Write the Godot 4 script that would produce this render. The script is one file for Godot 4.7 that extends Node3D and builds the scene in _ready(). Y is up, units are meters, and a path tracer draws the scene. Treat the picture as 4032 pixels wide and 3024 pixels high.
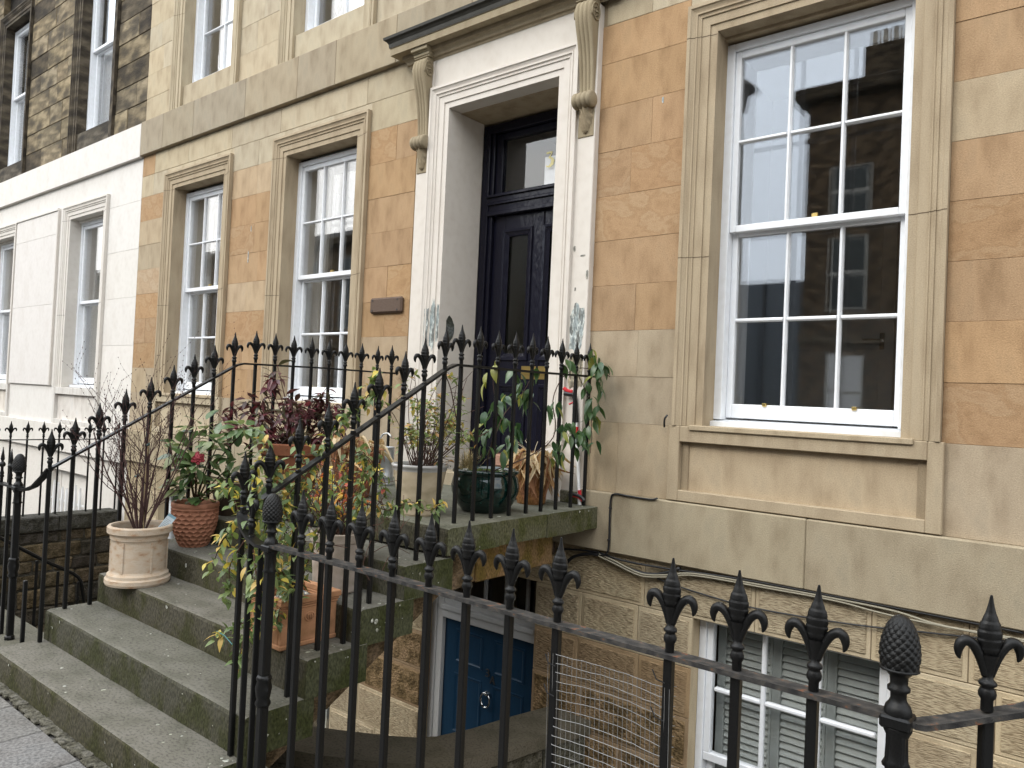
extends Node3D

# A sandstone terrace: entrance steps, cast iron railings, potted plants. Facade along x, wall face near z = -4.2, street towards +z.
var rng := RandomNumberGenerator.new()
var M := {}
var T := {}
const WZ := -4.2
const BAYS := [-8.1, -5.895, -3.68, -1.475]
const COURSES := [1.037, 1.483, 1.777, 2.072, 2.366, 2.661, 2.955, 3.25, 3.545, 3.84, 4.095, 4.34]


class MB:
	var st := SurfaceTool.new()
	var col := Color.WHITE
	var sg := -1

	func _init():
		st.begin(Mesh.PRIMITIVE_TRIANGLES)

	func tri(a: Vector3, b: Vector3, c: Vector3):  # counter-clockwise seen from outside
		st.set_smooth_group(sg)
		for v in [a, c, b]:
			st.set_color(col)
			st.add_vertex(v)

	func quad(a: Vector3, b: Vector3, c: Vector3, d: Vector3):
		tri(a, b, c)
		tri(a, c, d)

	func out_quad(a: Vector3, b: Vector3, c: Vector3, d: Vector3, n: Vector3):
		if (b - a).cross(c - a).dot(n) + (c - a).cross(d - a).dot(n) < 0:
			quad(a, d, c, b)
		else:
			quad(a, b, c, d)

	func out_tri(a: Vector3, b: Vector3, c: Vector3, n: Vector3):
		if (b - a).cross(c - a).dot(n) < 0:
			tri(a, c, b)
		else:
			tri(a, b, c)

	func box(lo: Vector3, hi: Vector3, c := 0.0, jig := 0.0, r: RandomNumberGenerator = null):
		var l := Vector3(minf(lo.x, hi.x), minf(lo.y, hi.y), minf(lo.z, hi.z))
		var h := Vector3(maxf(lo.x, hi.x), maxf(lo.y, hi.y), maxf(lo.z, hi.z))
		c = minf(c, (h - l)[(h - l).min_axis_index()] * 0.45)
		var k := {}
		for i in 8:
			var s := Vector3(1 if i & 1 else -1, 1 if i & 2 else -1, 1 if i & 4 else -1)
			var p := Vector3(h.x if i & 1 else l.x, h.y if i & 2 else l.y, h.z if i & 4 else l.z)
			if jig > 0:
				p += Vector3(r.randf_range(-jig, jig), r.randf_range(-jig, jig), r.randf_range(-jig, jig))
			for a in 3:
				var q := p
				for b in 3:
					if b != a:
						q[b] -= s[b] * c
				k[i * 3 + a] = q
		for a in 3:
			var b := (a + 1) % 3
			var d := (a + 2) % 3
			for sgn in 2:
				var n := Vector3.ZERO
				n[a] = 1 if sgn else -1
				var i0 := (1 << a) * sgn
				out_quad(k[i0 * 3 + a], k[(i0 | 1 << b) * 3 + a], k[(i0 | 1 << b | 1 << d) * 3 + a], k[(i0 | 1 << d) * 3 + a], n)
			if c > 0:
				for e in 4:
					var i0 := (1 << b) * (e & 1) + (1 << d) * (e >> 1)
					var i1 := i0 | 1 << a
					var n := Vector3.ZERO
					n[b] = 1 if e & 1 else -1
					n[d] = 1 if e >> 1 else -1
					out_quad(k[i0 * 3 + b], k[i1 * 3 + b], k[i1 * 3 + d], k[i0 * 3 + d], n)
		if c > 0:
			for i in 8:
				out_tri(k[i * 3], k[i * 3 + 1], k[i * 3 + 2], Vector3(1 if i & 1 else -1, 1 if i & 2 else -1, 1 if i & 4 else -1))

	func tube(pts: Array, rad, sides := 6, cap := true, flat := 1.0):
		var n := pts.size()
		var rings := []
		var t0: Vector3 = (pts[1] - pts[0]).normalized()
		var u := t0.cross(Vector3.UP if absf(t0.y) < 0.9 else Vector3.RIGHT).normalized()
		for i in n:
			var t: Vector3 = (pts[mini(i + 1, n - 1)] - pts[maxi(i - 1, 0)]).normalized()
			u = (u - t * u.dot(t)).normalized()
			var w := t.cross(u)
			var r: float = rad[i] if rad is Array else rad
			var ring := []
			for s in sides:
				var a := TAU * s / sides
				ring.append(pts[i] + (u * cos(a) + w * sin(a) * flat) * r)
			rings.append(ring)
		for i in n - 1:
			for s in sides:
				var s2 := (s + 1) % sides
				quad(rings[i][s], rings[i][s2], rings[i + 1][s2], rings[i + 1][s])
		if cap:
			for s in range(1, sides - 1):
				tri(rings[0][0], rings[0][s + 1], rings[0][s])
				tri(rings[n - 1][0], rings[n - 1][s], rings[n - 1][s + 1])

	func lathe(prof: Array, seg := 16, at := Vector3.ZERO, sx := 1.0, sz := 1.0):
		for i in prof.size() - 1:
			for s in seg:
				var a := TAU * s / seg
				var b := TAU * (s + 1) / seg
				var p: Vector2 = prof[i]
				var q: Vector2 = prof[i + 1]
				var d0 := Vector3(cos(a) * sx, 0, sin(a) * sz)
				var d1 := Vector3(cos(b) * sx, 0, sin(b) * sz)
				var v := [at + d0 * p.x + Vector3.UP * p.y, at + d1 * p.x + Vector3.UP * p.y, at + d1 * q.x + Vector3.UP * q.y, at + d0 * q.x + Vector3.UP * q.y]
				if p.x > 1e-5:
					tri(v[0], v[2], v[1])
				if q.x > 1e-5:
					tri(v[0], v[3], v[2])

	func prism(poly: PackedVector2Array, z0: float, z1: float, to: Transform3D = Transform3D()):  # polygon in x, y pushed from z0 to z1
		if Geometry2D.is_polygon_clockwise(poly):
			poly.reverse()
		var ix := Geometry2D.triangulate_polygon(poly)
		var lo := minf(z0, z1)
		var hi := maxf(z0, z1)
		for i in range(0, ix.size(), 3):
			var a := poly[ix[i]]
			var b := poly[ix[i + 1]]
			var c := poly[ix[i + 2]]
			out_tri(to * Vector3(a.x, a.y, hi), to * Vector3(b.x, b.y, hi), to * Vector3(c.x, c.y, hi), to.basis * Vector3(0, 0, 1))
			out_tri(to * Vector3(a.x, a.y, lo), to * Vector3(b.x, b.y, lo), to * Vector3(c.x, c.y, lo), to.basis * Vector3(0, 0, -1))
		for i in poly.size():
			var a := poly[i]
			var b := poly[(i + 1) % poly.size()]
			out_quad(to * Vector3(a.x, a.y, lo), to * Vector3(b.x, b.y, lo), to * Vector3(b.x, b.y, hi), to * Vector3(a.x, a.y, hi), to.basis * Vector3(b.y - a.y, a.x - b.x, 0))

	func mesh(m: Mesh = null) -> ArrayMesh:
		st.generate_normals()
		st.index()
		return st.commit(m)


# ---------------------------------------------------------------- nodes
func thing(called: String, label: String, category: String, at := Vector3.ZERO, group := "") -> Node3D:
	var o := Node3D.new()
	o.name = called
	o.position = at
	add_child(o, true)
	return tag(o, label, category, group)


func tag(o: Node3D, label: String, category: String, group := "") -> Node3D:
	o.set_meta("label", label)
	o.set_meta("category", category)
	if group:
		o.set_meta("group", group)
	return o


func part(called: String, mesh, mat: Material, parent: Node = self, at := Vector3.ZERO, basis := Basis()) -> MeshInstance3D:
	var o := MeshInstance3D.new()
	o.name = called
	o.mesh = mesh.mesh() if mesh is MB else mesh
	if mat:
		o.material_override = mat
	o.transform = Transform3D(basis, at)
	parent.add_child(o, true)
	return o


func holder(called: String, parent: Node, at := Vector3.ZERO, turn := 0.0) -> Node3D:
	var o := Node3D.new()
	o.name = called
	o.position = at
	o.rotation.y = turn
	parent.add_child(o, true)
	return o


func boxpart(called: String, lo: Vector3, hi: Vector3, mat: Material, parent: Node, col := Color.WHITE, c := 0.003, jig := 0.0) -> MeshInstance3D:
	var m := MB.new()
	m.col = col
	var mid := (lo + hi) / 2
	m.box(lo - mid, hi - mid, c, jig, rng)
	return part(called, m, mat, parent, mid)


func rough_slab(called: String, lo: Vector3, hi: Vector3, mats: Array, parent: Node, col: Color, worn := 0.004, step := 0.12, side_col := Color(-1, 0, 0), end_col := Color(-1, 0, 0)) -> MeshInstance3D:
	# a worn stone block: rounded long front edge with small dips; surface 0 is the top, 1 the sides
	var mid := (lo + hi) / 2
	var l := lo - mid
	var h := hi - mid
	var n := maxi(2, int((h.x - l.x) / step))
	var top := MB.new()
	var side := MB.new()
	top.col = col
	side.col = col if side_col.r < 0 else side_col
	var rows := []
	for i in n + 1:
		var x := lerpf(l.x, h.x, float(i) / n)
		var e := worn * (0.5 + rng.randf() * 1.4)
		var dz := rng.randf_range(-0.002, 0.002)
		var dy := rng.randf_range(-0.0015, 0.0015)
		rows.append([Vector3(x, l.y, h.z + dz), Vector3(x, h.y - e * 2.0, h.z + dz), Vector3(x, h.y - e * 0.6, h.z - e * 0.6 + dz), Vector3(x, h.y + dy, h.z - e * 2.2), Vector3(x, h.y + dy * 0.5, l.z), Vector3(x, l.y, l.z)])
	for i in n:
		var a: Array = rows[i]
		var b: Array = rows[i + 1]
		side.quad(a[0], b[0], b[1], a[1])
		side.quad(a[1], b[1], b[2], a[2])
		top.quad(a[2], b[2], b[3], a[3])
		top.quad(a[3], b[3], b[4], a[4])
		side.quad(a[4], b[4], b[5], a[5])
		side.quad(a[5], b[5], b[0], a[0])
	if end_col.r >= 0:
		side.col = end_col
	for k in 2:
		var r: Array = rows[0 if k == 0 else n]
		for i in range(1, 5):
			side.out_tri(r[0], r[i], r[i + 1], Vector3(-1 if k == 0 else 1, 0, 0))
	var mesh := top.mesh()
	mesh = side.mesh(mesh)
	mesh.surface_set_material(0, mats[0])
	mesh.surface_set_material(1, mats[1])
	return part(called, mesh, null, parent, mid)


# ---------------------------------------------------------------- materials
func fnl(sd: int, freq: float, oct := 4, kind := FastNoiseLite.TYPE_SIMPLEX_SMOOTH, warp := 0.0) -> FastNoiseLite:
	var n := FastNoiseLite.new()
	n.seed = sd
	n.noise_type = kind
	n.frequency = freq
	n.fractal_octaves = oct
	if warp > 0:
		n.domain_warp_enabled = true
		n.domain_warp_amplitude = warp
		n.domain_warp_frequency = freq * 0.6
	return n


func ntex(n: FastNoiseLite, stops: Array, size := 512, bump := 0.0) -> NoiseTexture2D:
	var t := NoiseTexture2D.new()
	t.width = size
	t.height = size
	t.seamless = true
	t.seamless_blend_skirt = 0.2
	t.generate_mipmaps = false
	t.noise = n
	if bump > 0:
		t.as_normal_map = true
		t.bump_strength = bump
	elif stops:
		var g := Gradient.new()
		g.offsets = PackedFloat32Array()
		g.colors = PackedColorArray()
		var off := PackedFloat32Array()
		var cols := PackedColorArray()
		for i in range(0, stops.size(), 2):
			off.append(stops[i])
			cols.append(stops[i + 1])
		g.offsets = off
		g.colors = cols
		t.color_ramp = g
	return t


func gr(v: float, warm := 0.0) -> Color:
	return Color(minf(1, v * (1 + warm)), v, v * (1 - warm))


func tex_mat(alb: Texture2D, nrm: Texture2D, uv1: Vector3, detail: Texture2D = null, uv2 := Vector3.ONE, rough := 0.9, nscale := 0.6, off := Vector3.ZERO) -> StandardMaterial3D:
	var m := StandardMaterial3D.new()
	m.vertex_color_use_as_albedo = true
	m.albedo_texture = alb
	m.roughness = rough
	m.metallic_specular = 0.35
	m.uv1_triplanar = true
	m.uv1_scale = uv1
	m.uv1_offset = off
	m.uv1_triplanar_sharpness = 8.0
	if nrm:
		m.normal_enabled = true
		m.normal_texture = nrm
		m.normal_scale = nscale
	if detail:
		m.detail_enabled = true
		m.detail_albedo = detail
		m.detail_blend_mode = BaseMaterial3D.BLEND_MODE_MUL
		m.detail_uv_layer = BaseMaterial3D.DETAIL_UV_2
		m.uv2_triplanar = true
		m.uv2_scale = uv2
		m.uv2_offset = off * 1.7
		m.uv2_triplanar_sharpness = 8.0
	return m


func plain_mat(c: Color, rough := 0.6, metal := 0.0) -> StandardMaterial3D:  # c is a linear base colour
	var m := StandardMaterial3D.new()
	m.albedo_color = c.linear_to_srgb()
	m.roughness = rough
	m.metallic = metal
	return m


func leaf_mat(c: Color, rough := 0.5) -> StandardMaterial3D:
	var m := plain_mat(c, rough)
	m.cull_mode = BaseMaterial3D.CULL_DISABLED
	m.backlight_enabled = true
	m.backlight = Color(c.r * 0.9, c.g * 0.9, c.b * 0.7).linear_to_srgb()
	return m


func make_materials():
	T.grain = ntex(fnl(1, 0.13, 4), [0.0, gr(0.86), 0.5, gr(0.95), 1.0, gr(1.0)])
	T.grain_n = ntex(fnl(2, 0.16, 4), [], 512, 4.0)
	T.coarse_n = ntex(fnl(3, 0.035, 5), [], 512, 9.0)
	T.blotch = ntex(fnl(4, 0.008, 5), [0.0, gr(0.83, 0.02), 0.4, gr(0.95, 0.005), 0.7, gr(1.0), 1.0, gr(0.95, -0.01)])
	T.bands = ntex(fnl(5, 0.010, 4, FastNoiseLite.TYPE_SIMPLEX_SMOOTH, 40.0), [0.0, gr(0.85, 0.03), 0.35, gr(0.97, 0.01), 0.5, gr(0.90, 0.02), 0.62, gr(1.0, -0.01), 1.0, gr(0.86, 0.03)])
	T.furrow = ntex(fnl(6, 0.02, 4), [0.0, gr(0.62, 0.03), 0.35, gr(0.80, 0.02), 0.5, gr(0.95), 1.0, gr(1.0)])
	T.furrow_n = ntex(fnl(6, 0.02, 4), [], 512, 14.0)
	T.speck = ntex(fnl(8, 0.06, 5), [0.0, gr(0.62), 0.38, gr(0.84), 0.55, gr(0.92), 0.72, gr(1.0), 1.0, gr(1.0)])
	T.stain = ntex(fnl(9, 0.012, 5), [0.0, Color(0.55, 0.54, 0.47), 0.4, Color(0.82, 0.82, 0.76), 0.6, Color(0.97, 0.97, 0.94), 1.0, Color(1, 1, 1)])
	T.moss = ntex(fnl(10, 0.009, 6), [0.0, Color(0.70, 0.76, 0.50), 0.40, Color(0.82, 0.84, 0.66), 0.6, Color(0.95, 0.95, 0.9), 1.0, Color(1, 1, 1)])
	T.tread = ntex(fnl(19, 0.009, 6), [0.0, Color(0.78, 0.79, 0.75), 0.5, Color(0.91, 0.91, 0.89), 1.0, Color(1, 1, 1)])
	T.pit = ntex(fnl(20, 0.045, 4), [0.0, gr(0.66), 0.28, gr(0.84), 0.42, gr(0.95), 0.6, gr(0.98), 1.0, gr(1.0)])
	T.soot = ntex(fnl(11, 0.010, 6), [0.0, Color(0.46, 0.45, 0.44), 0.35, Color(0.62, 0.60, 0.57), 0.55, Color(0.80, 0.77, 0.71), 0.8, Color(1, 0.97, 0.91), 1.0, Color(0.95, 0.92, 0.86)])
	T.rust = ntex(fnl(12, 0.014, 5), [0.0, Color(0.13, 0.13, 0.135), 0.42, Color(0.215, 0.21, 0.205), 0.62, Color(0.27, 0.26, 0.25), 0.76, Color(0.31, 0.285, 0.26), 0.86, Color(0.46, 0.30, 0.22), 1.0, Color(0.50, 0.32, 0.24)])
	T.paint = ntex(fnl(13, 0.012, 5), [0.0, gr(0.955, 0.006), 0.5, gr(0.987), 1.0, gr(1.0)])
	T.whitewash = ntex(fnl(14, 0.014, 5), [0.0, Color(0.78, 0.60, 0.48), 0.12, Color(0.84, 0.72, 0.62), 0.28, Color(0.93, 0.87, 0.80), 0.7, Color(0.97, 0.94, 0.9), 1.0, Color(0.9, 0.86, 0.8)])
	T.wood_n = ntex(fnl(15, 0.03, 3), [], 256, 5.0)
	T.flake = ntex(fnl(16, 0.02, 5, FastNoiseLite.TYPE_SIMPLEX_SMOOTH, 20.0), [0.0, Color(0.48, 0.50, 0.51), 0.45, Color(0.66, 0.69, 0.69), 0.55, Color(0.9, 0.9, 0.88), 0.6, Color(0.55, 0.57, 0.57), 1.0, Color(0.4, 0.38, 0.36)])
	T.glaze = ntex(fnl(17, 0.03, 4), [0.0, Color(0.05, 0.13, 0.12), 0.5, Color(0.08, 0.20, 0.18), 0.75, Color(0.13, 0.28, 0.26), 1.0, Color(0.30, 0.44, 0.42)])
	T.rib_n = ntex(fnl(18, 0.02, 2), [], 256, 8.0)

	for k in 5:
		var off := Vector3(k * 0.37, k * 0.61, k * 0.23)
		M["stone%d" % k] = tex_mat(T.grain, T.grain_n, Vector3.ONE * 1.6, T.blotch, Vector3(1.3, 0.5, 1.3), 0.92, 0.2, off)
		M["orange%d" % k] = tex_mat(T.grain, T.grain_n, Vector3.ONE * 1.4, T.bands if k % 2 else T.blotch, Vector3(0.7, 1.1, 0.7) if k % 2 else Vector3(1.6, 0.55, 1.6), 0.92, 0.2, off)
		M["soot%d" % k] = tex_mat(T.grain, T.coarse_n, Vector3.ONE * 1.8, T.soot, Vector3(0.38, 0.9, 0.38), 0.95, 0.5, off)
		M["furrow%d" % k] = tex_mat(T.furrow, T.furrow_n, Vector3(1.7, 13.0, 1.7), T.blotch, Vector3(0.8, 0.8, 0.8), 0.95, 1.7, off)
		M["tread%d" % k] = tex_mat(T.pit, T.grain_n, Vector3(1.5, 2.5, 2.5), T.tread, Vector3(0.7, 0.8, 1.1), 0.8, 0.35, off)
		M["riser%d" % k] = tex_mat(T.speck, T.coarse_n, Vector3(2.6, 1.3, 2.6), T.moss, Vector3(1.0, 0.7, 1.0), 0.93, 0.4, off)
		M["rubble%d" % k] = tex_mat(T.speck, T.coarse_n, Vector3(1.4, 2.2, 1.4), T.stain, Vector3.ONE * 1.3, 0.95, 1.2, off)
	M.trim = tex_mat(T.grain, T.grain_n, Vector3.ONE * 1.6, T.blotch, Vector3(1.6, 0.35, 1.6), 0.9, 0.15)
	M.lead = tex_mat(T.grain, T.grain_n, Vector3.ONE * 3, T.tread, Vector3.ONE * 1.5, 0.55, 0.3)
	M.white_wall = tex_mat(T.paint, T.grain_n, Vector3.ONE * 1.5, T.paint, Vector3(0.5, 0.3, 0.5), 0.75, 0.06)
	M.white_paint = tex_mat(T.paint, null, Vector3.ONE * 2.0, null, Vector3.ONE, 0.35)
	M.flake = tex_mat(T.flake, T.coarse_n, Vector3(2.2, 0.6, 2.2), null, Vector3.ONE, 0.7, 0.6)
	M.iron = tex_mat(T.speck, T.grain_n, Vector3.ONE * 7.0, null, Vector3.ONE, 0.38, 0.22)
	M.rail_top = tex_mat(T.rust, T.grain_n, Vector3(3.6, 4, 5), null, Vector3.ONE, 0.7, 0.5)
	M.terracotta = tex_mat(T.grain, T.grain_n, Vector3.ONE * 4.0, T.tread, Vector3.ONE * 2.2, 0.8, 0.2)
	M.whitewash = tex_mat(T.whitewash, T.grain_n, Vector3(1.6, 3.5, 1.6), null, Vector3.ONE, 0.9, 0.5)
	M.soil = tex_mat(T.speck, T.coarse_n, Vector3.ONE * 6, null, Vector3.ONE, 1.0, 1.0)
	M.wood = tex_mat(T.speck, T.wood_n, Vector3(3, 14, 3), null, Vector3.ONE, 0.7, 0.6)
	M.bark = tex_mat(T.speck, T.coarse_n, Vector3.ONE * 9, null, Vector3.ONE, 0.9, 0.6)
	M.slab = tex_mat(T.speck, T.grain_n, Vector3.ONE * 1.6, T.blotch, Vector3.ONE * 0.9, 0.55, 0.25)
	M.glaze_green = tex_mat(T.glaze, null, Vector3.ONE * 2.2, null, Vector3.ONE, 0.08)
	M.glaze_green.metallic_specular = 0.6
	M.glaze_cream = tex_mat(T.paint, null, Vector3.ONE * 3.0, T.tread, Vector3(1.2, 2.0, 1.2), 0.22)
	M.navy = tex_mat(T.paint, T.wood_n, Vector3(4, 1, 4), null, Vector3.ONE, 0.25, 0.15)
	M.blue_door = tex_mat(T.paint, T.wood_n, Vector3(4, 1, 4), null, Vector3.ONE, 0.4, 0.12)
	M.zinc = tex_mat(T.blotch, null, Vector3.ONE * 5, null, Vector3.ONE, 0.42)
	M.zinc.metallic = 0.8
	M.brass = plain_mat(Color(0.66, 0.48, 0.17), 0.28, 1.0)
	M.gold = plain_mat(Color(0.86, 0.76, 0.36), 0.5, 0.0)
	M.chrome = plain_mat(Color(0.75, 0.75, 0.74), 0.12, 1.0)
	M.black_plastic = plain_mat(Color(0.012, 0.012, 0.013), 0.45)
	M.red_plastic = plain_mat(Color(0.5, 0.012, 0.02), 0.4)
	M.white_plastic = plain_mat(Color(0.75, 0.75, 0.74), 0.4)
	M.cream_cable = plain_mat(Color(0.25, 0.225, 0.165), 0.6)
	M.wire = plain_mat(Color(0.22, 0.22, 0.215), 0.5, 0.2)
	M.shutter = tex_mat(T.paint, null, Vector3.ONE * 2, null, Vector3.ONE, 0.5)
	M.curtain = plain_mat(Color(0.36, 0.36, 0.34), 0.95)
	M.curtain.backlight_enabled = true
	M.curtain.backlight = Color(0.4, 0.4, 0.38)
	M.blind = plain_mat(Color(0.62, 0.64, 0.66), 0.9)
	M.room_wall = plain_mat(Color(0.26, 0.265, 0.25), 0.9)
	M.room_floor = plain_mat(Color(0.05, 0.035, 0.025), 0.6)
	M.asphalt = tex_mat(T.speck, T.grain_n, Vector3.ONE * 1.0, T.blotch, Vector3.ONE * 0.2, 0.95, 0.6)
	M.glass = StandardMaterial3D.new()
	M.glass.transparency = BaseMaterial3D.TRANSPARENCY_ALPHA
	M.glass.albedo_color = Color(0.05, 0.06, 0.06, 0.012)
	M.glass.roughness = 0.0
	M.glass.metallic_specular = 0.7
	M.reeded = StandardMaterial3D.new()
	M.reeded.transparency = BaseMaterial3D.TRANSPARENCY_ALPHA
	M.reeded.albedo_color = Color(0.12, 0.12, 0.09, 0.3)
	M.reeded.roughness = 0.12


const ORANGE := Color(0.43, 0.282, 0.158)
const PALE := Color(0.475, 0.355, 0.23)
const TAN := Color(0.445, 0.358, 0.246)
const CREAM := Color(0.50, 0.422, 0.298)
const GREYTAN := Color(0.36, 0.302, 0.207)
const WHITE_LIN := Color(0.69, 0.655, 0.61)
const WINDOW_WHITE := Color(0.80, 0.82, 0.85)
const IRON := Color(0.009, 0.0095, 0.0105)


func vary(c: Color, s := 0.08, hue := 0.04) -> Color:
	var k := 1.0 + rng.randf_range(-s, s)
	var h := rng.randf_range(-hue, hue)
	return Color(c.r * k * (1 + h * 0.5), c.g * k, c.b * k * (1 - h))


func pick(base: String) -> Material:
	return M["%s%d" % [base, rng.randi() % 5]]


# ---------------------------------------------------------------- scene
func _ready():
	rng.seed = 20240311
	set_view()
	make_materials()
	ground()
	var house := townhouse()
	basement(house)
	neighbour()
	steps()
	dividing_wall()
	curved_wall()
	far_side()
	railings()
	fittings()
	pots()


func set_view():
	var cam := Camera3D.new()
	cam.name = "camera"
	add_child(cam)
	cam.fov = 53.288
	cam.near = 0.05
	cam.far = 600.0
	var yaw := deg_to_rad(39.632)
	var pitch := deg_to_rad(1.158)
	var roll := deg_to_rad(2.6007)
	var f := Vector3(-sin(yaw) * cos(pitch), sin(pitch), -cos(yaw) * cos(pitch))
	var rt := Vector3(cos(yaw), 0, -sin(yaw))
	var up := rt.cross(f)
	var r2 := rt * cos(roll) + up * sin(roll)
	var u2 := up * cos(roll) - rt * sin(roll)
	cam.transform = Transform3D(Basis(r2, u2, -f), Vector3(0, 1.6, 0))
	cam.current = true

	var env := Environment.new()
	env.background_mode = Environment.BG_SKY
	env.tonemap_mode = Environment.TONE_MAPPER_LINEAR
	env.tonemap_exposure = 2.5
	env.sdfgi_enabled = true
	env.ssao_enabled = true
	env.ssil_enabled = true
	var sky := Sky.new()
	sky.sky_material = overcast()
	env.sky = sky
	var we := WorldEnvironment.new()
	we.name = "world_environment"
	we.environment = env
	add_child(we)

	var sun := DirectionalLight3D.new()
	sun.name = "sun"
	sun.light_energy = 0.16
	sun.light_color = Color(1.0, 0.97, 0.92)
	sun.light_angular_distance = 25.0
	sun.shadow_enabled = true
	add_child(sun)
	sun.look_at_from_position(Vector3(-3, 6, 7), Vector3.ZERO)


func overcast() -> PanoramaSkyMaterial:
	var w := 512
	var h := 256
	var img := Image.create_empty(w, h, false, Image.FORMAT_RGBF)
	var n := fnl(77, 1.3, 5)
	var lit := Vector3(-3, 6, 7).normalized()  # the sun behind the cloud brightens the sky round it
	var n2 := fnl(78, 3.1, 4)
	for y in h:
		var el := PI * (0.5 - (y + 0.5) / h)
		var s := sin(el)
		for x in w:
			var az := TAU * (x + 0.5) / w
			var c := Color(0.2, 0.2, 0.19)
			if s > -0.02:
				var d := Vector3(cos(el) * sin(az), s * 1.8, -cos(el) * cos(az))
				var v := clampf(0.5 + n.get_noise_3dv(d) * 0.9 + n2.get_noise_3dv(d) * 0.25, 0, 1)
				var to := Vector3(cos(el) * sin(az), s, -cos(el) * cos(az))
				c = Color(0.70, 0.78, 0.88).lerp(Color(1.0, 1.0, 0.985), smoothstep(0.2, 0.62, v)) * (0.82 + 0.30 * maxf(s, 0.0) + 0.75 * pow(maxf(0.0, to.dot(lit)), 2.0))
			img.set_pixel(x, y, c)
	var m := PanoramaSkyMaterial.new()
	m.panorama = ImageTexture.create_from_image(img)
	return m


func structure(o: Node3D) -> Node3D:
	o.set_meta("kind", "structure")
	return o


func ground():
	var g := MB.new()
	g.col = Color(0.07, 0.07, 0.065)
	g.quad(Vector3(-300, -2.05, 300), Vector3(300, -2.05, 300), Vector3(300, -2.05, -300), Vector3(-300, -2.05, -300))
	structure(part("ground", g, M.asphalt))
	var r := MB.new()
	r.col = Color(0.055, 0.055, 0.055)
	r.box(Vector3(-120, -2.0, 1.35), Vector3(120, -0.12, 9.5))
	structure(part("road", r, M.asphalt))
	var far := MB.new()
	far.col = Color(0.2, 0.19, 0.175)
	far.box(Vector3(-120, -2.0, 9.5), Vector3(120, 0, 12.0))
	structure(part("far_pavement", far, M.slab))
	var kerb := holder("kerb", self)
	structure(kerb)
	for i in 14:
		boxpart("kerb_stone", Vector3(-9 + i * 0.9, -0.3, 1.18), Vector3(-9 + i * 0.9 + 0.894, 0.003, 1.35), pick("tread"), kerb, Color(0.3, 0.29, 0.26), 0.012)
	var pave := holder("pavement", self)
	structure(pave)
	var bed := MB.new()
	bed.col = Color(0.11, 0.105, 0.095)
	bed.box(Vector3(-60, -2.0, -1.46), Vector3(60, -0.016, 1.18))
	part("bedding", bed, M.soil, pave)
	var x := -14.0
	while x < 6.0:
		var w := 0.392 if x > -5.1 and x < -3.2 else rng.randf_range(0.5, 0.75)
		if x < -5.1 and x + w > -5.0:
			w = -4.998 - x
		var z := 1.178
		while z > -1.38:
			var l := rng.randf_range(0.6, 0.95)
			var z2 := maxf(z - l, -1.395)
			if z2 < -1.1:
				z2 = -1.395
			boxpart("paving_slab", Vector3(x + 0.004, -0.06, z2 + 0.004), Vector3(x + w - 0.004, rng.randf_range(-0.001, 0.002), z - 0.004), M.slab, pave, vary(Color(0.215, 0.205, 0.192), 0.08), 0.004)
			z = z2
		x += w
	# crumbling mortar fillet along the foot of the steps
	var mm := MB.new()
	mm.col = Color(0.17, 0.16, 0.14)
	for i in 60:
		var px := -4.9 + i * 0.04
		mm.box(Vector3(px, -0.01, -1.46), Vector3(px + 0.043, 0.004 + rng.randf() * 0.006, -1.395 + rng.randf_range(-0.02, 0.012)), 0.004, 0.004, rng)
	var fillet := part("mortar_fillet", mm, M.rubble1, pave)
	fillet.set_meta("kind", "stuff")


# ---------------------------------------------------------------- facade
func molding(m: MB, x0: float, x1: float, y0: float, y1: float, prof: Array, z := WZ):
	# a moulded frame round three sides of an opening; prof is (inward from the outer edge, proud of the wall)
	for i in prof.size() - 1:
		var p: Vector2 = prof[i]
		var q: Vector2 = prof[i + 1]
		var a := [Vector3(x0 + p.x, y0, z + p.y), Vector3(x0 + p.x, y1 - p.x, z + p.y), Vector3(x1 - p.x, y1 - p.x, z + p.y), Vector3(x1 - p.x, y0, z + p.y)]
		var b := [Vector3(x0 + q.x, y0, z + q.y), Vector3(x0 + q.x, y1 - q.x, z + q.y), Vector3(x1 - q.x, y1 - q.x, z + q.y), Vector3(x1 - q.x, y0, z + q.y)]
		var nu := p.y - q.y
		var nw := q.x - p.x
		for k in 3:
			m.out_quad(a[k], b[k], b[k + 1], a[k + 1], [Vector3(nu, 0, nw), Vector3(0, -nu, nw), Vector3(-nu, 0, nw)][k])


const ARCH := [Vector2(0, 0), Vector2(0, 0.04), Vector2(0.02, 0.041), Vector2(0.026, 0.033), Vector2(0.04, 0.026), Vector2(0.05, 0.023), Vector2(0.051, 0.029), Vector2(0.06, 0.029), Vector2(0.063, 0.021), Vector2(0.074, 0.017), Vector2(0.078, 0.021), Vector2(0.084, 0.020), Vector2(0.086, 0.012), Vector2(0.136, 0.010), Vector2(0.137, 0.001), Vector2(0.181, 0.0), Vector2(0.182, -0.17)]


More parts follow.
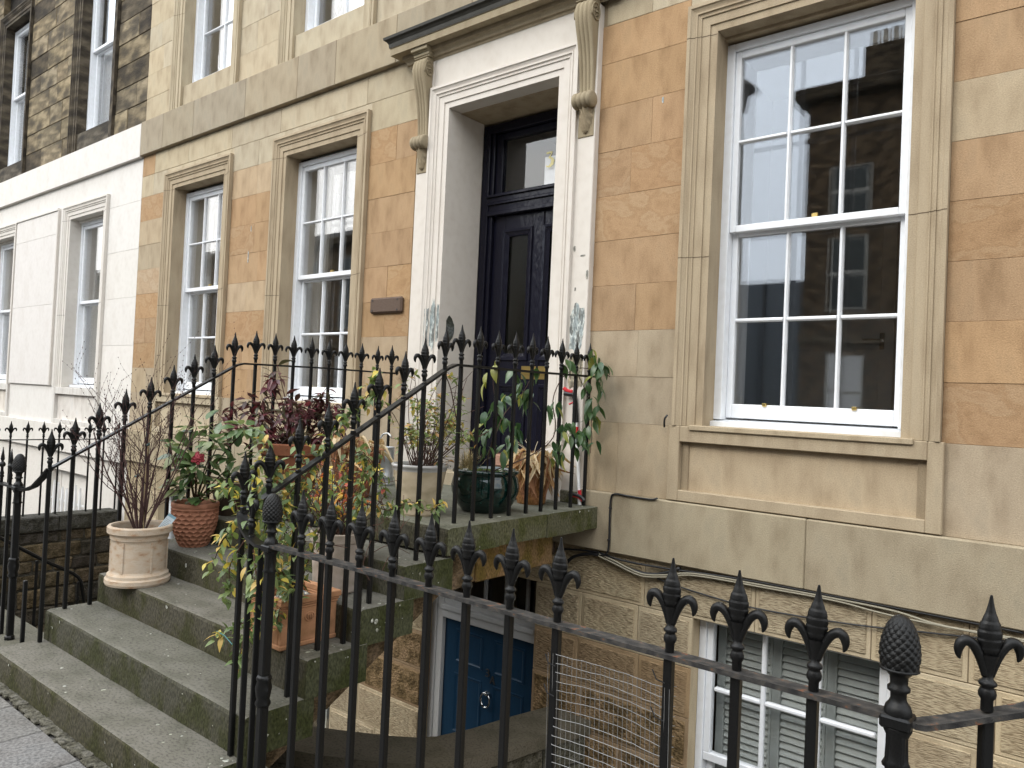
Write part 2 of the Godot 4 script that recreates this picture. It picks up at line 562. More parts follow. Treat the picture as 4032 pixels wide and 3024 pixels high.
func architrave(parent: Node, cx: float, y0: float, y1: float, mat: Material, col: Color, called := "architrave", half := 0.716):
	# jambs in two stones each and a lintel, with hairline joints between them
	var cut := y0 + (y1 - y0) * 0.42
	var m := MB.new()
	m.col = col
	molding(m, cx - half, cx + half, y0, y1, ARCH)
	part(called, m, mat, parent)
	var j := MB.new()
	j.col = col * Color(0.3, 0.28, 0.26)
	for s in [-1, 1]:
		for yy in [cut + 0.06 * s, y1 - 0.2]:
			for i in range(1, ARCH.size() - 2):
				var p: Vector2 = ARCH[i]
				var q: Vector2 = ARCH[i + 1]
				var a := Vector3(cx + s * (half - p.x), yy, WZ + p.y + 0.0012)
				var b := Vector3(cx + s * (half - q.x), yy, WZ + q.y + 0.0012)
				var u := Vector3(0, 0.004, 0)
				j.out_quad(a, b, b + u, a + u, Vector3(s * 0.4, 0, 1))
	part("mortar_joint", j, M.trim, parent)


func course_blocks(parent: Node, x0: float, x1: float, y0: float, y1: float, base: String, col: Color, zf := WZ, longest := 0.75, spread := 0.08):
	var x := x0
	while x < x1 - 0.01:
		var w := rng.randf_range(0.45, 1.0) * longest
		if x1 - x - w < 0.22:
			w = x1 - x
		var z := zf + rng.randf_range(-0.0015, 0.0015)
		boxpart("stone", Vector3(x + 0.0006, y0 + 0.0006, zf - 0.11), Vector3(x + w - 0.0006, y1 - 0.0006, z), pick(base), parent, vary(col, spread), 0.0013)
		x += w


func sash_window(parent: Node, cx: float, y0: float, y1: float, half: float, cols: int, rows: int, z := WZ - 0.145, called := "window", upper_only := false) -> Node3D:
	var o := holder(called, parent)
	var mat: Material = M.white_paint
	var W := WINDOW_WHITE
	var fr := MB.new()
	fr.col = W
	var x0 := cx - half
	var x1 := cx + half
	fr.box(Vector3(x0, y0 + 0.05, z - 0.13), Vector3(x0 + 0.05, y1, z), 0.003)
	fr.box(Vector3(x1 - 0.05, y0 + 0.05, z - 0.13), Vector3(x1, y1, z), 0.003)
	fr.box(Vector3(x0 + 0.05, y1 - 0.045, z - 0.13), Vector3(x1 - 0.05, y1, z - 0.002), 0.003)
	part("frame", fr, mat, o)
	var sl := MB.new()
	sl.col = W * Color(0.95, 0.95, 0.94)
	sl.prism(PackedVector2Array([Vector2(z + 0.045, y0 + 0.006), Vector2(z + 0.045, y0 + 0.038), Vector2(z - 0.13, y0 + 0.055), Vector2(z - 0.13, y0 + 0.006)]), -x0 - 0.004, -x1 + 0.004, Transform3D(Basis(Vector3(0, 0, 1), Vector3(0, 1, 0), Vector3(-1, 0, 0)), Vector3.ZERO))
	part("sill", sl, mat, o)
	var ym := (y0 + 0.05 + y1 - 0.045) / 2 + 0.012
	for k in 2:
		if upper_only and k == 1:
			continue
		var sx0 := x0 + 0.05
		var sx1 := x1 - 0.05
		var a := ym if k == 0 else y0 + 0.062
		var b := y1 - 0.045 if k == 0 else ym + 0.02
		var zs := z - 0.018 if k == 0 else z - 0.066
		var st := 0.036
		var bot := 0.042 if k == 0 else 0.085
		var top := 0.045 if k == 0 else 0.04
		var s := MB.new()
		s.col = W
		s.box(Vector3(sx0, a, zs - 0.042), Vector3(sx0 + st, b, zs), 0.004)
		s.box(Vector3(sx1 - st, a, zs - 0.042), Vector3(sx1, b, zs), 0.004)
		s.box(Vector3(sx0 + st, a, zs - 0.042), Vector3(sx1 - st, a + bot, zs - 0.001), 0.004)
		s.box(Vector3(sx0 + st, b - top, zs - 0.042), Vector3(sx1 - st, b, zs - 0.001), 0.004)
		part("top_sash" if k == 0 else "bottom_sash", s, mat, o)
		var gx0 := sx0 + st
		var gx1 := sx1 - st
		var gy0 := a + bot
		var gy1 := b - top
		for c in range(1, cols):
			var x := lerpf(gx0, gx1, float(c) / cols)
			var bm := MB.new()
			bm.col = W
			bm.prism(PackedVector2Array([Vector2(x - 0.012, zs - 0.036), Vector2(x - 0.012, zs - 0.018), Vector2(x - 0.005, zs - 0.003), Vector2(x + 0.005, zs - 0.003), Vector2(x + 0.012, zs - 0.018), Vector2(x + 0.012, zs - 0.036)]), gy0, gy1, Transform3D(Basis(Vector3(1, 0, 0), Vector3(0, 0, 1), Vector3(0, 1, 0)), Vector3.ZERO))
			part("glazing_bar", bm, mat, o)
		for r in range(1, rows):
			var y := lerpf(gy0, gy1, float(r) / rows)
			for c in cols:
				var bm := MB.new()
				bm.col = W
				var xa := lerpf(gx0, gx1, float(c) / cols) + (0.0121 if c else 0.0)
				var xb := lerpf(gx0, gx1, float(c + 1) / cols) - (0.0121 if c < cols - 1 else 0.0)
				bm.prism(PackedVector2Array([Vector2(-zs + 0.036, y - 0.012), Vector2(-zs + 0.018, y - 0.012), Vector2(-zs + 0.004, y - 0.005), Vector2(-zs + 0.004, y + 0.005), Vector2(-zs + 0.018, y + 0.012), Vector2(-zs + 0.036, y + 0.012)]), xa, xb, Transform3D(Basis(Vector3(0, 0, -1), Vector3(0, 1, 0), Vector3(1, 0, 0)), Vector3.ZERO))
				part("glazing_bar", bm, mat, o)
		for r in rows:
			for c in cols:
				var xa := lerpf(gx0, gx1, float(c) / cols) + (0.008 if c else -0.004)
				var xb := lerpf(gx0, gx1, float(c + 1) / cols) - (0.008 if c < cols - 1 else -0.004)
				var ya := lerpf(gy0, gy1, float(r) / rows) + (0.008 if r else -0.004)
				var yb := lerpf(gy0, gy1, float(r + 1) / rows) - (0.008 if r < rows - 1 else -0.004)
				var pm := BoxMesh.new()
				pm.size = Vector3(xb - xa, yb - ya, 0.003)
				var tilt := Basis.from_euler(Vector3(rng.randf_range(-0.0022, 0.0022), rng.randf_range(-0.003, 0.003), 0))
				for g in 2:
					part("pane", pm, M.glass, o, Vector3((xa + xb) / 2, (ya + yb) / 2, zs - 0.022 - g * 0.012), tilt if g == 0 else Basis.from_euler(Vector3(rng.randf_range(-0.002, 0.002), rng.randf_range(-0.002, 0.002), 0)))
	return o


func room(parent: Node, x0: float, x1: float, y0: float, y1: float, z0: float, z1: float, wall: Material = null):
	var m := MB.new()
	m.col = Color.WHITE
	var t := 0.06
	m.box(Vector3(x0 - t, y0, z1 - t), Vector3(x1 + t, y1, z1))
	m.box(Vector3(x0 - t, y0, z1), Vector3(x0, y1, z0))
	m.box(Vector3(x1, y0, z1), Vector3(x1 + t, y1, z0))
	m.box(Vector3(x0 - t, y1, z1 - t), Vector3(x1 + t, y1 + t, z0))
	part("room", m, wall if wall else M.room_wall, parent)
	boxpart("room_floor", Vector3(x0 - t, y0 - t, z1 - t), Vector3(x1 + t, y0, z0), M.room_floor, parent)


func curtain(parent: Node, x0: float, x1: float, y0: float, y1: float, z: float):
	var m := MB.new()
	m.sg = 1
	var n := 40
	for i in n:
		var pa := []
		for k in 2:
			var t := float(i + k) / n
			var zz := z + sin(t * 46.0) * 0.022 + sin(t * 17.0) * 0.012
			pa.append(Vector3(lerpf(x0, x1, t), y0, zz))
			pa.append(Vector3(lerpf(x0, x1, t) + 0.02 * sin(t * 9), y1, zz * 0.4 + z * 0.6))
		m.quad(pa[0], pa[2], pa[3], pa[1])
	part("curtain", m, M.curtain, parent)


func pier_kind(p: int, c: int) -> String:
	match p:
		0: return "ttooopttottt"[c]
		1: return "tooopooopttt"[c]
		2: return "tppoooooottt"[c]
		3: return "tttooooooott"[c]
	return "toooootoooot"[c]


func townhouse() -> Node3D:
	var h := thing("townhouse", "pale tan and orange sandstone townhouse with a white door surround and dark navy door", "house")
	var piers := [[-9.46, -8.816], [-7.384, -6.611], [-5.179, -4.592], [-2.83, -2.191], [-0.759, 2.6]]
	for c in 11:
		for p in 5:
			var k := pier_kind(p, c)
			var base := "orange" if k != "t" else "stone"
			var col: Color = {"t": TAN, "o": ORANGE, "p": PALE}[k]
			if c >= 9 and k == "t":
				col = CREAM
			if c == 10:
				continue
			course_blocks(h, piers[p][0], piers[p][1], COURSES[c], COURSES[c + 1], base, col, WZ, 0.55 if p < 4 else 0.8, 0.07)
	# the course under the string, running over the windows
	var xs := [-9.46, -9.15, -8.35, -7.44, -6.55, -5.25, -4.62]
	for i in 6:
		boxpart("stone", Vector3(xs[i] + 0.0018, 4.097, WZ - 0.1), Vector3(xs[i + 1] - 0.0018, 4.338, WZ), pick("stone"), h, vary(ORANGE if i == 0 else CREAM, 0.05), 0.0025)
	course_blocks(h, -2.8, 2.6, 4.097, 4.338, "stone", CREAM)
	for cx: float in [-8.1, -5.895, -1.475]:
		boxpart("stone", Vector3(cx - 0.716, 4.031, WZ - 0.1), Vector3(cx + 0.716, 4.094, WZ - 0.001), pick("stone"), h, vary(CREAM, 0.04), 0.002)
	# string course
	xs = [-9.46, -8.9, -8.19, -7.14, -6.24, -5.66, -4.85, -4.0, -3.1, -2.4, -1.5, -0.6, 0.4, 1.5, 2.6]
	for i in 14:
		var s := boxpart("string_course_stone", Vector3(xs[i] + 0.001, 4.345, WZ - 0.1), Vector3(xs[i + 1] - 0.001, 4.755, WZ + 0.05), pick("stone"), h, vary(GREYTAN * Color(1.06, 1.06, 1.1), 0.05), 0.005)
		s.name = "string_course_stone"
	# upper storey
	var up := [[-9.46, -8.80], [-7.37, -6.611], [-5.179, -4.40], [-2.964, -2.191], [-0.759, 2.6]]
	var y := 4.757
	while y < 7.9:
		var y2 := y + 0.292
		for p in 5:
			course_blocks(h, up[p][0], up[p][1], y, y2, "stone", CREAM * Color(1.04, 1.03, 1.02), WZ, 0.6, 0.05)
		y = y2
	for i in 4:
		var cx: float = [-8.085, -5.895, -3.68, -1.475][i]
		architrave(h, cx, 4.757, 7.56, M.trim, CREAM)
		boxpart("apron_stone", Vector3(cx - 0.534, 4.757, WZ - 0.1), Vector3(cx + 0.534, 5.03, WZ - 0.03), pick("stone"), h, vary(CREAM, 0.04), 0.004)
		var sw := sash_window(h, cx, 5.02, 7.38, 0.535, 2, 2, WZ - 0.13)
		var bl := boxpart("blind", Vector3(cx - 0.10, 5.08, WZ - 0.30), Vector3(cx + 0.40, 7.3, WZ - 0.296), M.blind, sw)
		bl.name = "blind"
		if i < 2:
			var cd := MB.new()
			cd.sg = 1
			var cpts := []
			for k in 15:
				var a := PI * k / 14.0
				cpts.append(Vector3(cx - 0.20 + 0.05 * cos(a), 5.33 - 0.09 * sin(a), WZ - 0.285))
			cpts.push_front(Vector3(cx - 0.17, 6.4, WZ - 0.285))
			cpts.append(Vector3(cx - 0.255, 5.42, WZ - 0.285))
			cd.tube(cpts, 0.005, 5)
			part("blind_cord", cd, M.white_plastic, sw)
		boxpart("wall_core", Vector3(cx - 0.715, 7.39, WZ - 0.4), Vector3(cx + 0.715, 8.2, WZ - 0.115), M.trim, h, TAN)
		course_blocks(h, cx - 0.716, cx + 0.716, 7.565, 7.9, "stone", CREAM)
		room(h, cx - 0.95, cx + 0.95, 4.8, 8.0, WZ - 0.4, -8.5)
	# ground floor windows, their architraves and aprons
	for i in [0, 1, 3]:
		var cx: float = BAYS[i]
		architrave(h, cx, 1.49, 4.03, M.trim, TAN)
		var sw := sash_window(h, cx, 1.487, 3.815, 0.537, 3, 2)
		apron(h, cx, 1.042, 1.487, TAN if i == 3 else CREAM)
		if i < 3:
			curtain(sw, cx - 0.50, cx - 0.28, 1.56, 3.78, WZ - 0.36)
			curtain(sw, cx + 0.30, cx + 0.52, 1.56, 3.78, WZ - 0.36)
			var sh := MB.new()
			sh.col = Color(0.62, 0.61, 0.56)
			sh.box(Vector3(cx - 0.52, 1.55, -4.72), Vector3(cx - 0.50, 3.78, -4.43), 0.004)
			sh.box(Vector3(cx - 0.497, 1.7, -4.68), Vector3(cx - 0.492, 2.5, -4.47), 0.002)
			sh.box(Vector3(cx - 0.497, 2.6, -4.68), Vector3(cx - 0.492, 3.7, -4.47), 0.002)
			part("window_shutter", sh, M.white_paint, sw)
		for k in 2:  # secondary glazing behind each sash
			var sg := BoxMesh.new()
			sg.size = Vector3(1.0, 1.08, 0.004)
			part("secondary_pane", sg, M.glass, sw, Vector3(cx, 2.10 + k * 1.10, WZ - 0.285), Basis.from_euler(Vector3(rng.randf_range(-0.002, 0.002), rng.randf_range(-0.002, 0.002), 0)))
		for k in 2:
			boxpart("sash_lift", Vector3(cx - 0.26 + k * 0.5, 1.625, -4.425), Vector3(cx - 0.235 + k * 0.5, 1.645, -4.40), M.brass, sw, Color.WHITE, 0.003)
		boxpart("sash_fastener", Vector3(cx - 0.01, 2.705, -4.41), Vector3(cx + 0.025, 2.735, -4.385), M.brass, sw, Color.WHITE, 0.004)
		var fr := MB.new()
		fr.col = WINDOW_WHITE * Color(0.8, 0.8, 0.78)
		for s in [-1, 1]:
			fr.box(Vector3(cx + s * 0.535, 1.5, -4.48), Vector3(cx + s * 0.62, 3.9, -4.8))
		fr.box(Vector3(cx - 0.62, 3.82, -4.48), Vector3(cx + 0.62, 3.9, -4.8))
		fr.box(Vector3(cx - 0.62, 1.44, -4.48), Vector3(cx + 0.62, 1.5, -4.8))
		part("window_reveal", fr, M.white_paint, sw)
		boxpart("sill_stone", Vector3(cx - 0.60, 1.466, WZ - 0.15), Vector3(cx + 0.60, 1.4965, WZ + 0.046), M.trim, h, TAN * Color(1.02, 1.02, 1.02), 0.004)
	# wall core behind the facing stones
	for p in piers:
		boxpart("wall_core", Vector3(p[0] - 0.1 if p[0] > -9 else p[0], 0.7, -4.8), Vector3(p[1] + 0.1 if p[1] < 2 else p[1], 4.757, WZ - 0.004), M.trim, h, TAN * Color(0.8, 0.78, 0.76))
	for p in up:
		boxpart("wall_core", Vector3(p[0] - 0.1 if p[0] > -9 else p[0], 4.757, -4.6), Vector3(p[1] + 0.1 if p[1] < 2 else p[1], 8.2, WZ - 0.004), M.trim, h, TAN * Color(0.8, 0.8, 0.8))
	boxpart("wall_core", Vector3(-9.46, 3.9, -4.8), Vector3(-4.4, 4.757, WZ - 0.102), M.trim, h, TAN)
	boxpart("wall_core", Vector3(-4.4, 3.83, -4.8), Vector3(2.6, 4.757, WZ - 0.102), M.trim, h, TAN)
	for cx: float in [-8.1, -5.895, -1.475]:
		boxpart("wall_core", Vector3(cx - 0.9, 0.6, -4.8), Vector3(cx + 0.9, 1.44, WZ - 0.11), M.trim, h, TAN)
	boxpart("roof_slab", Vector3(-9.5, 8.2, -9), Vector3(2.6, 8.4, -4.1), M.trim, h, TAN)
	boxpart("back_wall", Vector3(-9.5, -2, -9.1), Vector3(2.6, 8.2, -9), M.trim, h, TAN)
	boxpart("end_wall", Vector3(2.6, -2, -9.1), Vector3(2.75, 8.2, WZ), M.trim, h, TAN)
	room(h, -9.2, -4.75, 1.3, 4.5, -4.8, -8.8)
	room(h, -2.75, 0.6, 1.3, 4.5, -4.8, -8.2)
	# door inside the right room, seen through the window
	var idr := holder("inner_door", h)
	var dm := MB.new()
	dm.col = Color(0.42, 0.44, 0.43)
	dm.box(Vector3(-2.55, 1.3, -6.95), Vector3(-1.62, 3.35, -6.9), 0.004)
	for q in [[-2.45, 1.5, -2.13, 2.15], [-2.05, 1.5, -1.73, 2.15], [-2.45, 2.45, -2.13, 3.2], [-2.05, 2.45, -1.73, 3.2]]:
		dm.box(Vector3(q[0], q[1], -6.9), Vector3(q[2], q[3], -6.893), 0.006)
	part("door_leaf", dm, M.white_paint, idr)
	var dh := MB.new()
	dh.box(Vector3(-1.73, 2.16, -6.895), Vector3(-1.69, 2.3, -6.885), 0.003)
	dh.tube([Vector3(-1.71, 2.235, -6.885), Vector3(-1.71, 2.235, -6.84), Vector3(-1.85, 2.24, -6.835)], 0.009, 8)
	part("door_handle", dh, M.chrome, idr)
	part("room_partition", boxmesh(Vector3(-2.75, 1.3, -7.0), Vector3(-1.62, 4.5, -6.96), Color(0.30, 0.31, 0.30)), M.white_paint, h)
	door_surround(h)
	entrance_door(h)
	return h


func boxmesh(lo: Vector3, hi: Vector3, col := Color.WHITE, c := 0.0) -> MB:
	var m := MB.new()
	m.col = col
	m.box(lo, hi, c)
	return m


func apron(h: Node, cx: float, y0: float, y1: float, col: Color):
	# raised stone surround with a sunk panel under each window
	var m := MB.new()
	m.col = col
	var x0 := cx - 0.735
	var x1 := cx + 0.735
	var zf := WZ + 0.032
	var zb := WZ - 0.11
	m.box(Vector3(x0, y0, zb), Vector3(x0 + 0.072, y1 + 0.001, zf), 0.004)
	m.box(Vector3(x1 - 0.072, y0, zb), Vector3(x1, y1 + 0.001, zf), 0.004)
	m.box(Vector3(x0 + 0.072, y1 - 0.093, zb), Vector3(x1 - 0.072, y1 + 0.001, zf - 0.0005), 0.004)
	m.box(Vector3(x0 + 0.072, y0, zb), Vector3(x1 - 0.072, y0 + 0.064, zf - 0.0005), 0.004)
	part("apron_surround", m, M.trim, h)
	boxpart("apron_panel", Vector3(x0 + 0.06, y0 + 0.05, zb), Vector3(x1 - 0.06, y1 - 0.08, WZ - 0.014), pick("stone"), h, vary(col * Color(1.06, 1.05, 1.04), 0.03), 0.002)


const SURROUND := Color(0.655, 0.605, 0.545)


func door_surround(h: Node):
	var zf := -4.15
	var o := holder("door_surround", h)
	for s in [-1, 1]:
		var xa: float = -3.68 + s * 0.852
		var xb: float = -3.68 + s * 0.70
		boxpart("pilaster", Vector3(minf(xa, xb), 0.94, -4.35), Vector3(maxf(xa, xb), 4.24, zf), M.white_wall, o, SURROUND, 0.004)
		boxpart("plinth_block", Vector3(minf(xa, xb) - 0.004, 0.938, -4.3), Vector3(maxf(xa, xb) + 0.004, 1.02, zf + 0.012), M.riser2, o, Color(0.2, 0.19, 0.15), 0.006, 0.003)
		if s > 0:
			flaked(o, minf(xa, xb) + 0.075, 2.09, 0.058, 0.165, zf + 0.0015, Color(0.8, 0.82, 0.8))
			flaked(o, minf(xa, xb) + 0.08, 1.80, 0.058, 0.115, zf + 0.0015, Color(0.62, 0.52, 0.38))
			for q in [[0.03, 2.62, 0.010, 0.02], [0.10, 2.57, 0.02, 0.006], [0.14, 2.44, 0.009, 0.03], [0.05, 2.35, 0.006, 0.012]]:
				flaked(o, minf(xa, xb) + q[0], q[1], q[2], q[3], zf + 0.0012, Color(0.62, 0.55, 0.48))
	var m := MB.new()
	m.col = SURROUND
	var prof := ARCH.duplicate()
	prof[prof.size() - 1] = Vector2(0.182, -0.41)
	molding(m, -3.68 - 0.709, -3.68 + 0.709, 0.94, 4.018, prof, -4.165)
	part("architrave", m, M.white_wall, o)
	flaked(o, -4.272, 2.15, 0.026, 0.19, -4.153, Color(0.75, 0.78, 0.76))
	flaked(o, -4.225, 2.17, 0.016, 0.15, -4.1635, Color(0.7, 0.72, 0.7))
	flaked(o, -4.335, 2.13, 0.03, 0.17, -4.139, Color(0.72, 0.72, 0.7))
	var pm := MB.new()
	pm.col = Color(0.16, 0.17, 0.17)
	var pp := PackedVector2Array()
	for k in 18:
		var a := TAU * k / 18.0
		pp.append(Vector2(cos(a) * (0.045 + rng.randf_range(-0.008, 0.008)), sin(a) * (0.10 + rng.randf_range(-0.018, 0.012))))
	pm.prism(pp, 0, 0.003, Transform3D(Basis(Vector3(0, 0, -1), Vector3.UP, Vector3(1, 0, 0)), Vector3(-4.2045, 2.13, -4.28)))
	part("filler_patch", pm, M.rubble2, o)
	boxpart("frieze", Vector3(-4.39, 4.0, -4.35), Vector3(-2.97, 4.262, -4.158), M.white_wall, o, SURROUND * Color(0.96, 0.96, 0.95), 0.003)
	cornice(h)
	for s in [-1, 1]:
		console(h, -3.68 + s * 0.781)


func flaked(parent: Node, x: float, y: float, w: float, h: float, z: float, col: Color):
	# a ragged patch where paint has come away
	var p := PackedVector2Array()
	for k in 26:
		var a := TAU * k / 26.0
		var c := Vector2(cos(a), sin(a))
		var sq := c / maxf(absf(c.x), absf(c.y))
		p.append(c.lerp(sq, 0.6) * Vector2(w, h) * rng.randf_range(0.82, 1.1))
	var m := MB.new()
	m.col = col
	m.prism(p, -0.006, 0.0)
	part("bare_stone_patch", m, M.flake, parent, Vector3(x, y, z))


func cornice(h: Node):
	# (proud of the wall, height): bed moulding, corona, blackened cyma
	var o := holder("cornice", h)
	var bed := [Vector2(0.045, 4.245), Vector2(0.052, 4.262), Vector2(0.066, 4.268), Vector2(0.07, 4.285), Vector2(0.082, 4.300), Vector2(0.095, 4.307), Vector2(0.095, 4.338)]
	var corona := [Vector2(0.095, 4.338), Vector2(0.165, 4.338), Vector2(0.165, 4.392), Vector2(0.172, 4.396)]
	var cyma := [Vector2(0.172, 4.396), Vector2(0.176, 4.412), Vector2(0.178, 4.430), Vector2(0.190, 4.448), Vector2(0.208, 4.458), Vector2(0.212, 4.478), Vector2(0.20, 4.484), Vector2(0.0, 4.53)]
	for q in [["bed_moulding", bed, GREYTAN * Color(0.95, 0.93, 0.9), M.trim], ["corona", corona, GREYTAN * Color(1.0, 0.98, 0.95), M.trim], ["cyma", cyma, Color(0.06, 0.056, 0.05), M.lead]]:
		var m := MB.new()
		m.col = q[2]
		var pr: Array = q[1]
		for i in pr.size() - 1:
			var a: Vector2 = pr[i]
			var b: Vector2 = pr[i + 1]
			var xa := -3.68 - 0.935 - a.x
			var xb := -3.68 - 0.935 - b.x
			var xc := -3.68 + 0.935 + a.x
			var xd := -3.68 + 0.935 + b.x
			var n := Vector3(0, a.x - b.x, b.y - a.y)
			m.out_quad(Vector3(xa, a.y, WZ + a.x), Vector3(xc, a.y, WZ + a.x), Vector3(xd, b.y, WZ + b.x), Vector3(xb, b.y, WZ + b.x), n)
			m.out_quad(Vector3(xa, a.y, WZ - 0.05), Vector3(xa, a.y, WZ + a.x), Vector3(xb, b.y, WZ + b.x), Vector3(xb, b.y, WZ - 0.05), Vector3(-n.z, n.y, 0))
			m.out_quad(Vector3(xc, a.y, WZ - 0.05), Vector3(xc, a.y, WZ + a.x), Vector3(xd, b.y, WZ + b.x), Vector3(xd, b.y, WZ - 0.05), Vector3(n.z, n.y, 0))
		part(q[0], m, q[3], o)
	for s in [-1, 1]:
		var m := MB.new()
		m.col = GREYTAN
		var cx: float = -3.68 + s * 0.781
		var pr := [[0.084, 4.262, 4.275], [0.092, 4.275, 4.30], [0.104, 4.30, 4.309], [0.122, 4.309, 4.337]]
		for q in pr:
			m.box(Vector3(cx - 0.071 - q[0] * 0.16, q[1], WZ - 0.02), Vector3(cx + 0.071 + q[0] * 0.16, q[2], WZ + q[0] + 0.03), 0.003)
		part("console_cap", m, M.trim, o)


func console(h: Node, cx: float):
	var o := holder("console", h, Vector3(cx, 0, -4.15))
	var col := GREYTAN * Color(1.02, 1.0, 0.98)
	var hw := 0.068
	var pr := [Vector2(4.262, 0.02), Vector2(4.255, 0.06), Vector2(4.235, 0.084), Vector2(4.20, 0.099), Vector2(4.15, 0.102), Vector2(4.09, 0.092), Vector2(4.02, 0.072), Vector2(3.94, 0.052), Vector2(3.86, 0.038), Vector2(3.78, 0.029), Vector2(3.70, 0.024), Vector2(3.63, 0.022)]
	var m := MB.new()
	m.col = col
	m.sg = 2
	var cols := 32
	for i in pr.size() - 1:
		for j in cols:
			var v := []
			for q in [[i, j], [i, j + 1], [i + 1, j + 1], [i + 1, j]]:
				var t := float(q[1]) / cols
				var taper := 1.0 - 0.18 * clampf((4.25 - pr[q[0]].x) / 0.6, 0, 1)
				var reed := absf(sin(t * PI * 4.0))
				v.append(Vector3((t * 2 - 1) * hw * taper, pr[q[0]].x, pr[q[0]].y - 0.012 + 0.013 * sqrt(reed)))
			m.out_quad(v[0], v[1], v[2], v[3], Vector3(0, 0.2, 1))
	m.sg = -1
	for s in [-1, 1]:
		for i in pr.size() - 1:
			var ta := 1.0 - 0.18 * clampf((4.25 - pr[i].x) / 0.6, 0, 1)
			var tb := 1.0 - 0.18 * clampf((4.25 - pr[i + 1].x) / 0.6, 0, 1)
			m.out_quad(Vector3(s * hw * ta, pr[i].x, -0.01), Vector3(s * hw * ta, pr[i].x, pr[i].y - 0.011), Vector3(s * hw * tb, pr[i + 1].x, pr[i + 1].y - 0.011), Vector3(s * hw * tb, pr[i + 1].x, -0.01), Vector3(s, 0, 0))
	part("scroll_body", m, M.trim, o)
	# the volute on either cheek
	for s in [-1, 1]:
		var r := MB.new()
		r.col = col
		r.sg = 3
		var sp := []
		var rr := []
		for k in 40:
			var a := -0.5 + k * 0.33
			var rad := 0.05 - 0.0009 * k
			sp.append(Vector3(s * (hw + 0.002), 4.165 + rad * 1.35 * sin(a), 0.04 + rad * cos(a)))
			rr.append(0.0055 if k < 34 else 0.004)
		r.tube(sp.slice(0, 22), rr.slice(0, 22), 6)
		for k in 8:
			var a := TAU * k / 8
			r.lathe([Vector2(0.009, 0), Vector2(0.007, 0.004), Vector2(0.0, 0.006)], 6, Vector3(s * hw, 4.165 + 0.03 * sin(a), 0.04 + 0.022 * cos(a)))
		r.lathe([Vector2(0.012, -0.004), Vector2(0.011, 0.004), Vector2(0.0, 0.009)], 8, Vector3(s * (hw + 0.002), 4.165, 0.04))
		part("rosette", r, M.trim, o)
	# lower scroll lying across the foot
	var sc := MB.new()
	sc.col = col * Color(0.95, 0.95, 0.95)
	sc.sg = 4
	var prof := []
	for k in 33:
		var t := k / 32.0
		prof.append(Vector2(0.043 + 0.013 * sqrt(absf(sin(t * PI * 4))), (t - 0.5) * 0.15))
	prof.push_front(Vector2(0, -0.075))
	prof.append(Vector2(0, 0.075))
	sc.lathe(prof, 18)
	part("lower_scroll", sc, M.trim, o, Vector3(0, 3.595, 0.036), Basis(Vector3(0, 0, 1), PI / 2))
	# acanthus drop
	var d := MB.new()
	d.col = col * Color(0.92, 0.9, 0.88)
	d.sg = 5
	var n := 14
	for i in n:
		for j in n:
			var v := []
			for q in [[i, j], [i + 1, j], [i + 1, j + 1], [i, j + 1]]:
				var a := float(q[0]) / n * 2 - 1
				var t := float(q[1]) / n
				var w := 0.055 * sqrt(maxf(0.0, 1 - pow(t, 2.2))) * (1 + 0.12 * sin(t * 22))
				var b := 0.05 * (1 - a * a) * (1 - t * 0.7) + 0.010 * sin(a * 13 + t * 7) * sin(t * 19) + 0.004
				v.append(Vector3(a * w, 3.55 - t * 0.17, b))
			d.out_quad(v[0], v[1], v[2], v[3], Vector3(0, 0, 1))
	part("leaf_drop", d, M.trim, o)
	boxpart("drop_backing", Vector3(-0.062, 3.36, -0.01), Vector3(0.062, 3.6, 0.006), M.trim, o, col, 0.004)


func panel_frame(m: MB, x0: float, y0: float, x1: float, y1: float, z: float, w: float, up: float):
	# a raised bolection round a panel
	var prof := [Vector2(0, 0), Vector2(w * 0.1, up), Vector2(w * 0.4, up * 0.9), Vector2(w * 0.6, up * 0.2), Vector2(w, -up * 0.5)]
	for i in prof.size() - 1:
		var p: Vector2 = prof[i]
		var q: Vector2 = prof[i + 1]
		var a := [Vector3(x0 + p.x, y0 + p.x, z + p.y), Vector3(x0 + p.x, y1 - p.x, z + p.y), Vector3(x1 - p.x, y1 - p.x, z + p.y), Vector3(x1 - p.x, y0 + p.x, z + p.y)]
		var b := [Vector3(x0 + q.x, y0 + q.x, z + q.y), Vector3(x0 + q.x, y1 - q.x, z + q.y), Vector3(x1 - q.x, y1 - q.x, z + q.y), Vector3(x1 - q.x, y0 + q.x, z + q.y)]
		for k in 4:
			var n: Vector3 = [Vector3(p.y - q.y, 0, q.x - p.x), Vector3(0, q.y - p.y, q.x - p.x), Vector3(q.y - p.y, 0, q.x - p.x), Vector3(0, p.y - q.y, q.x - p.x)][k]
			m.out_quad(a[k], b[k], b[(k + 1) % 4], a[(k + 1) % 4], n)


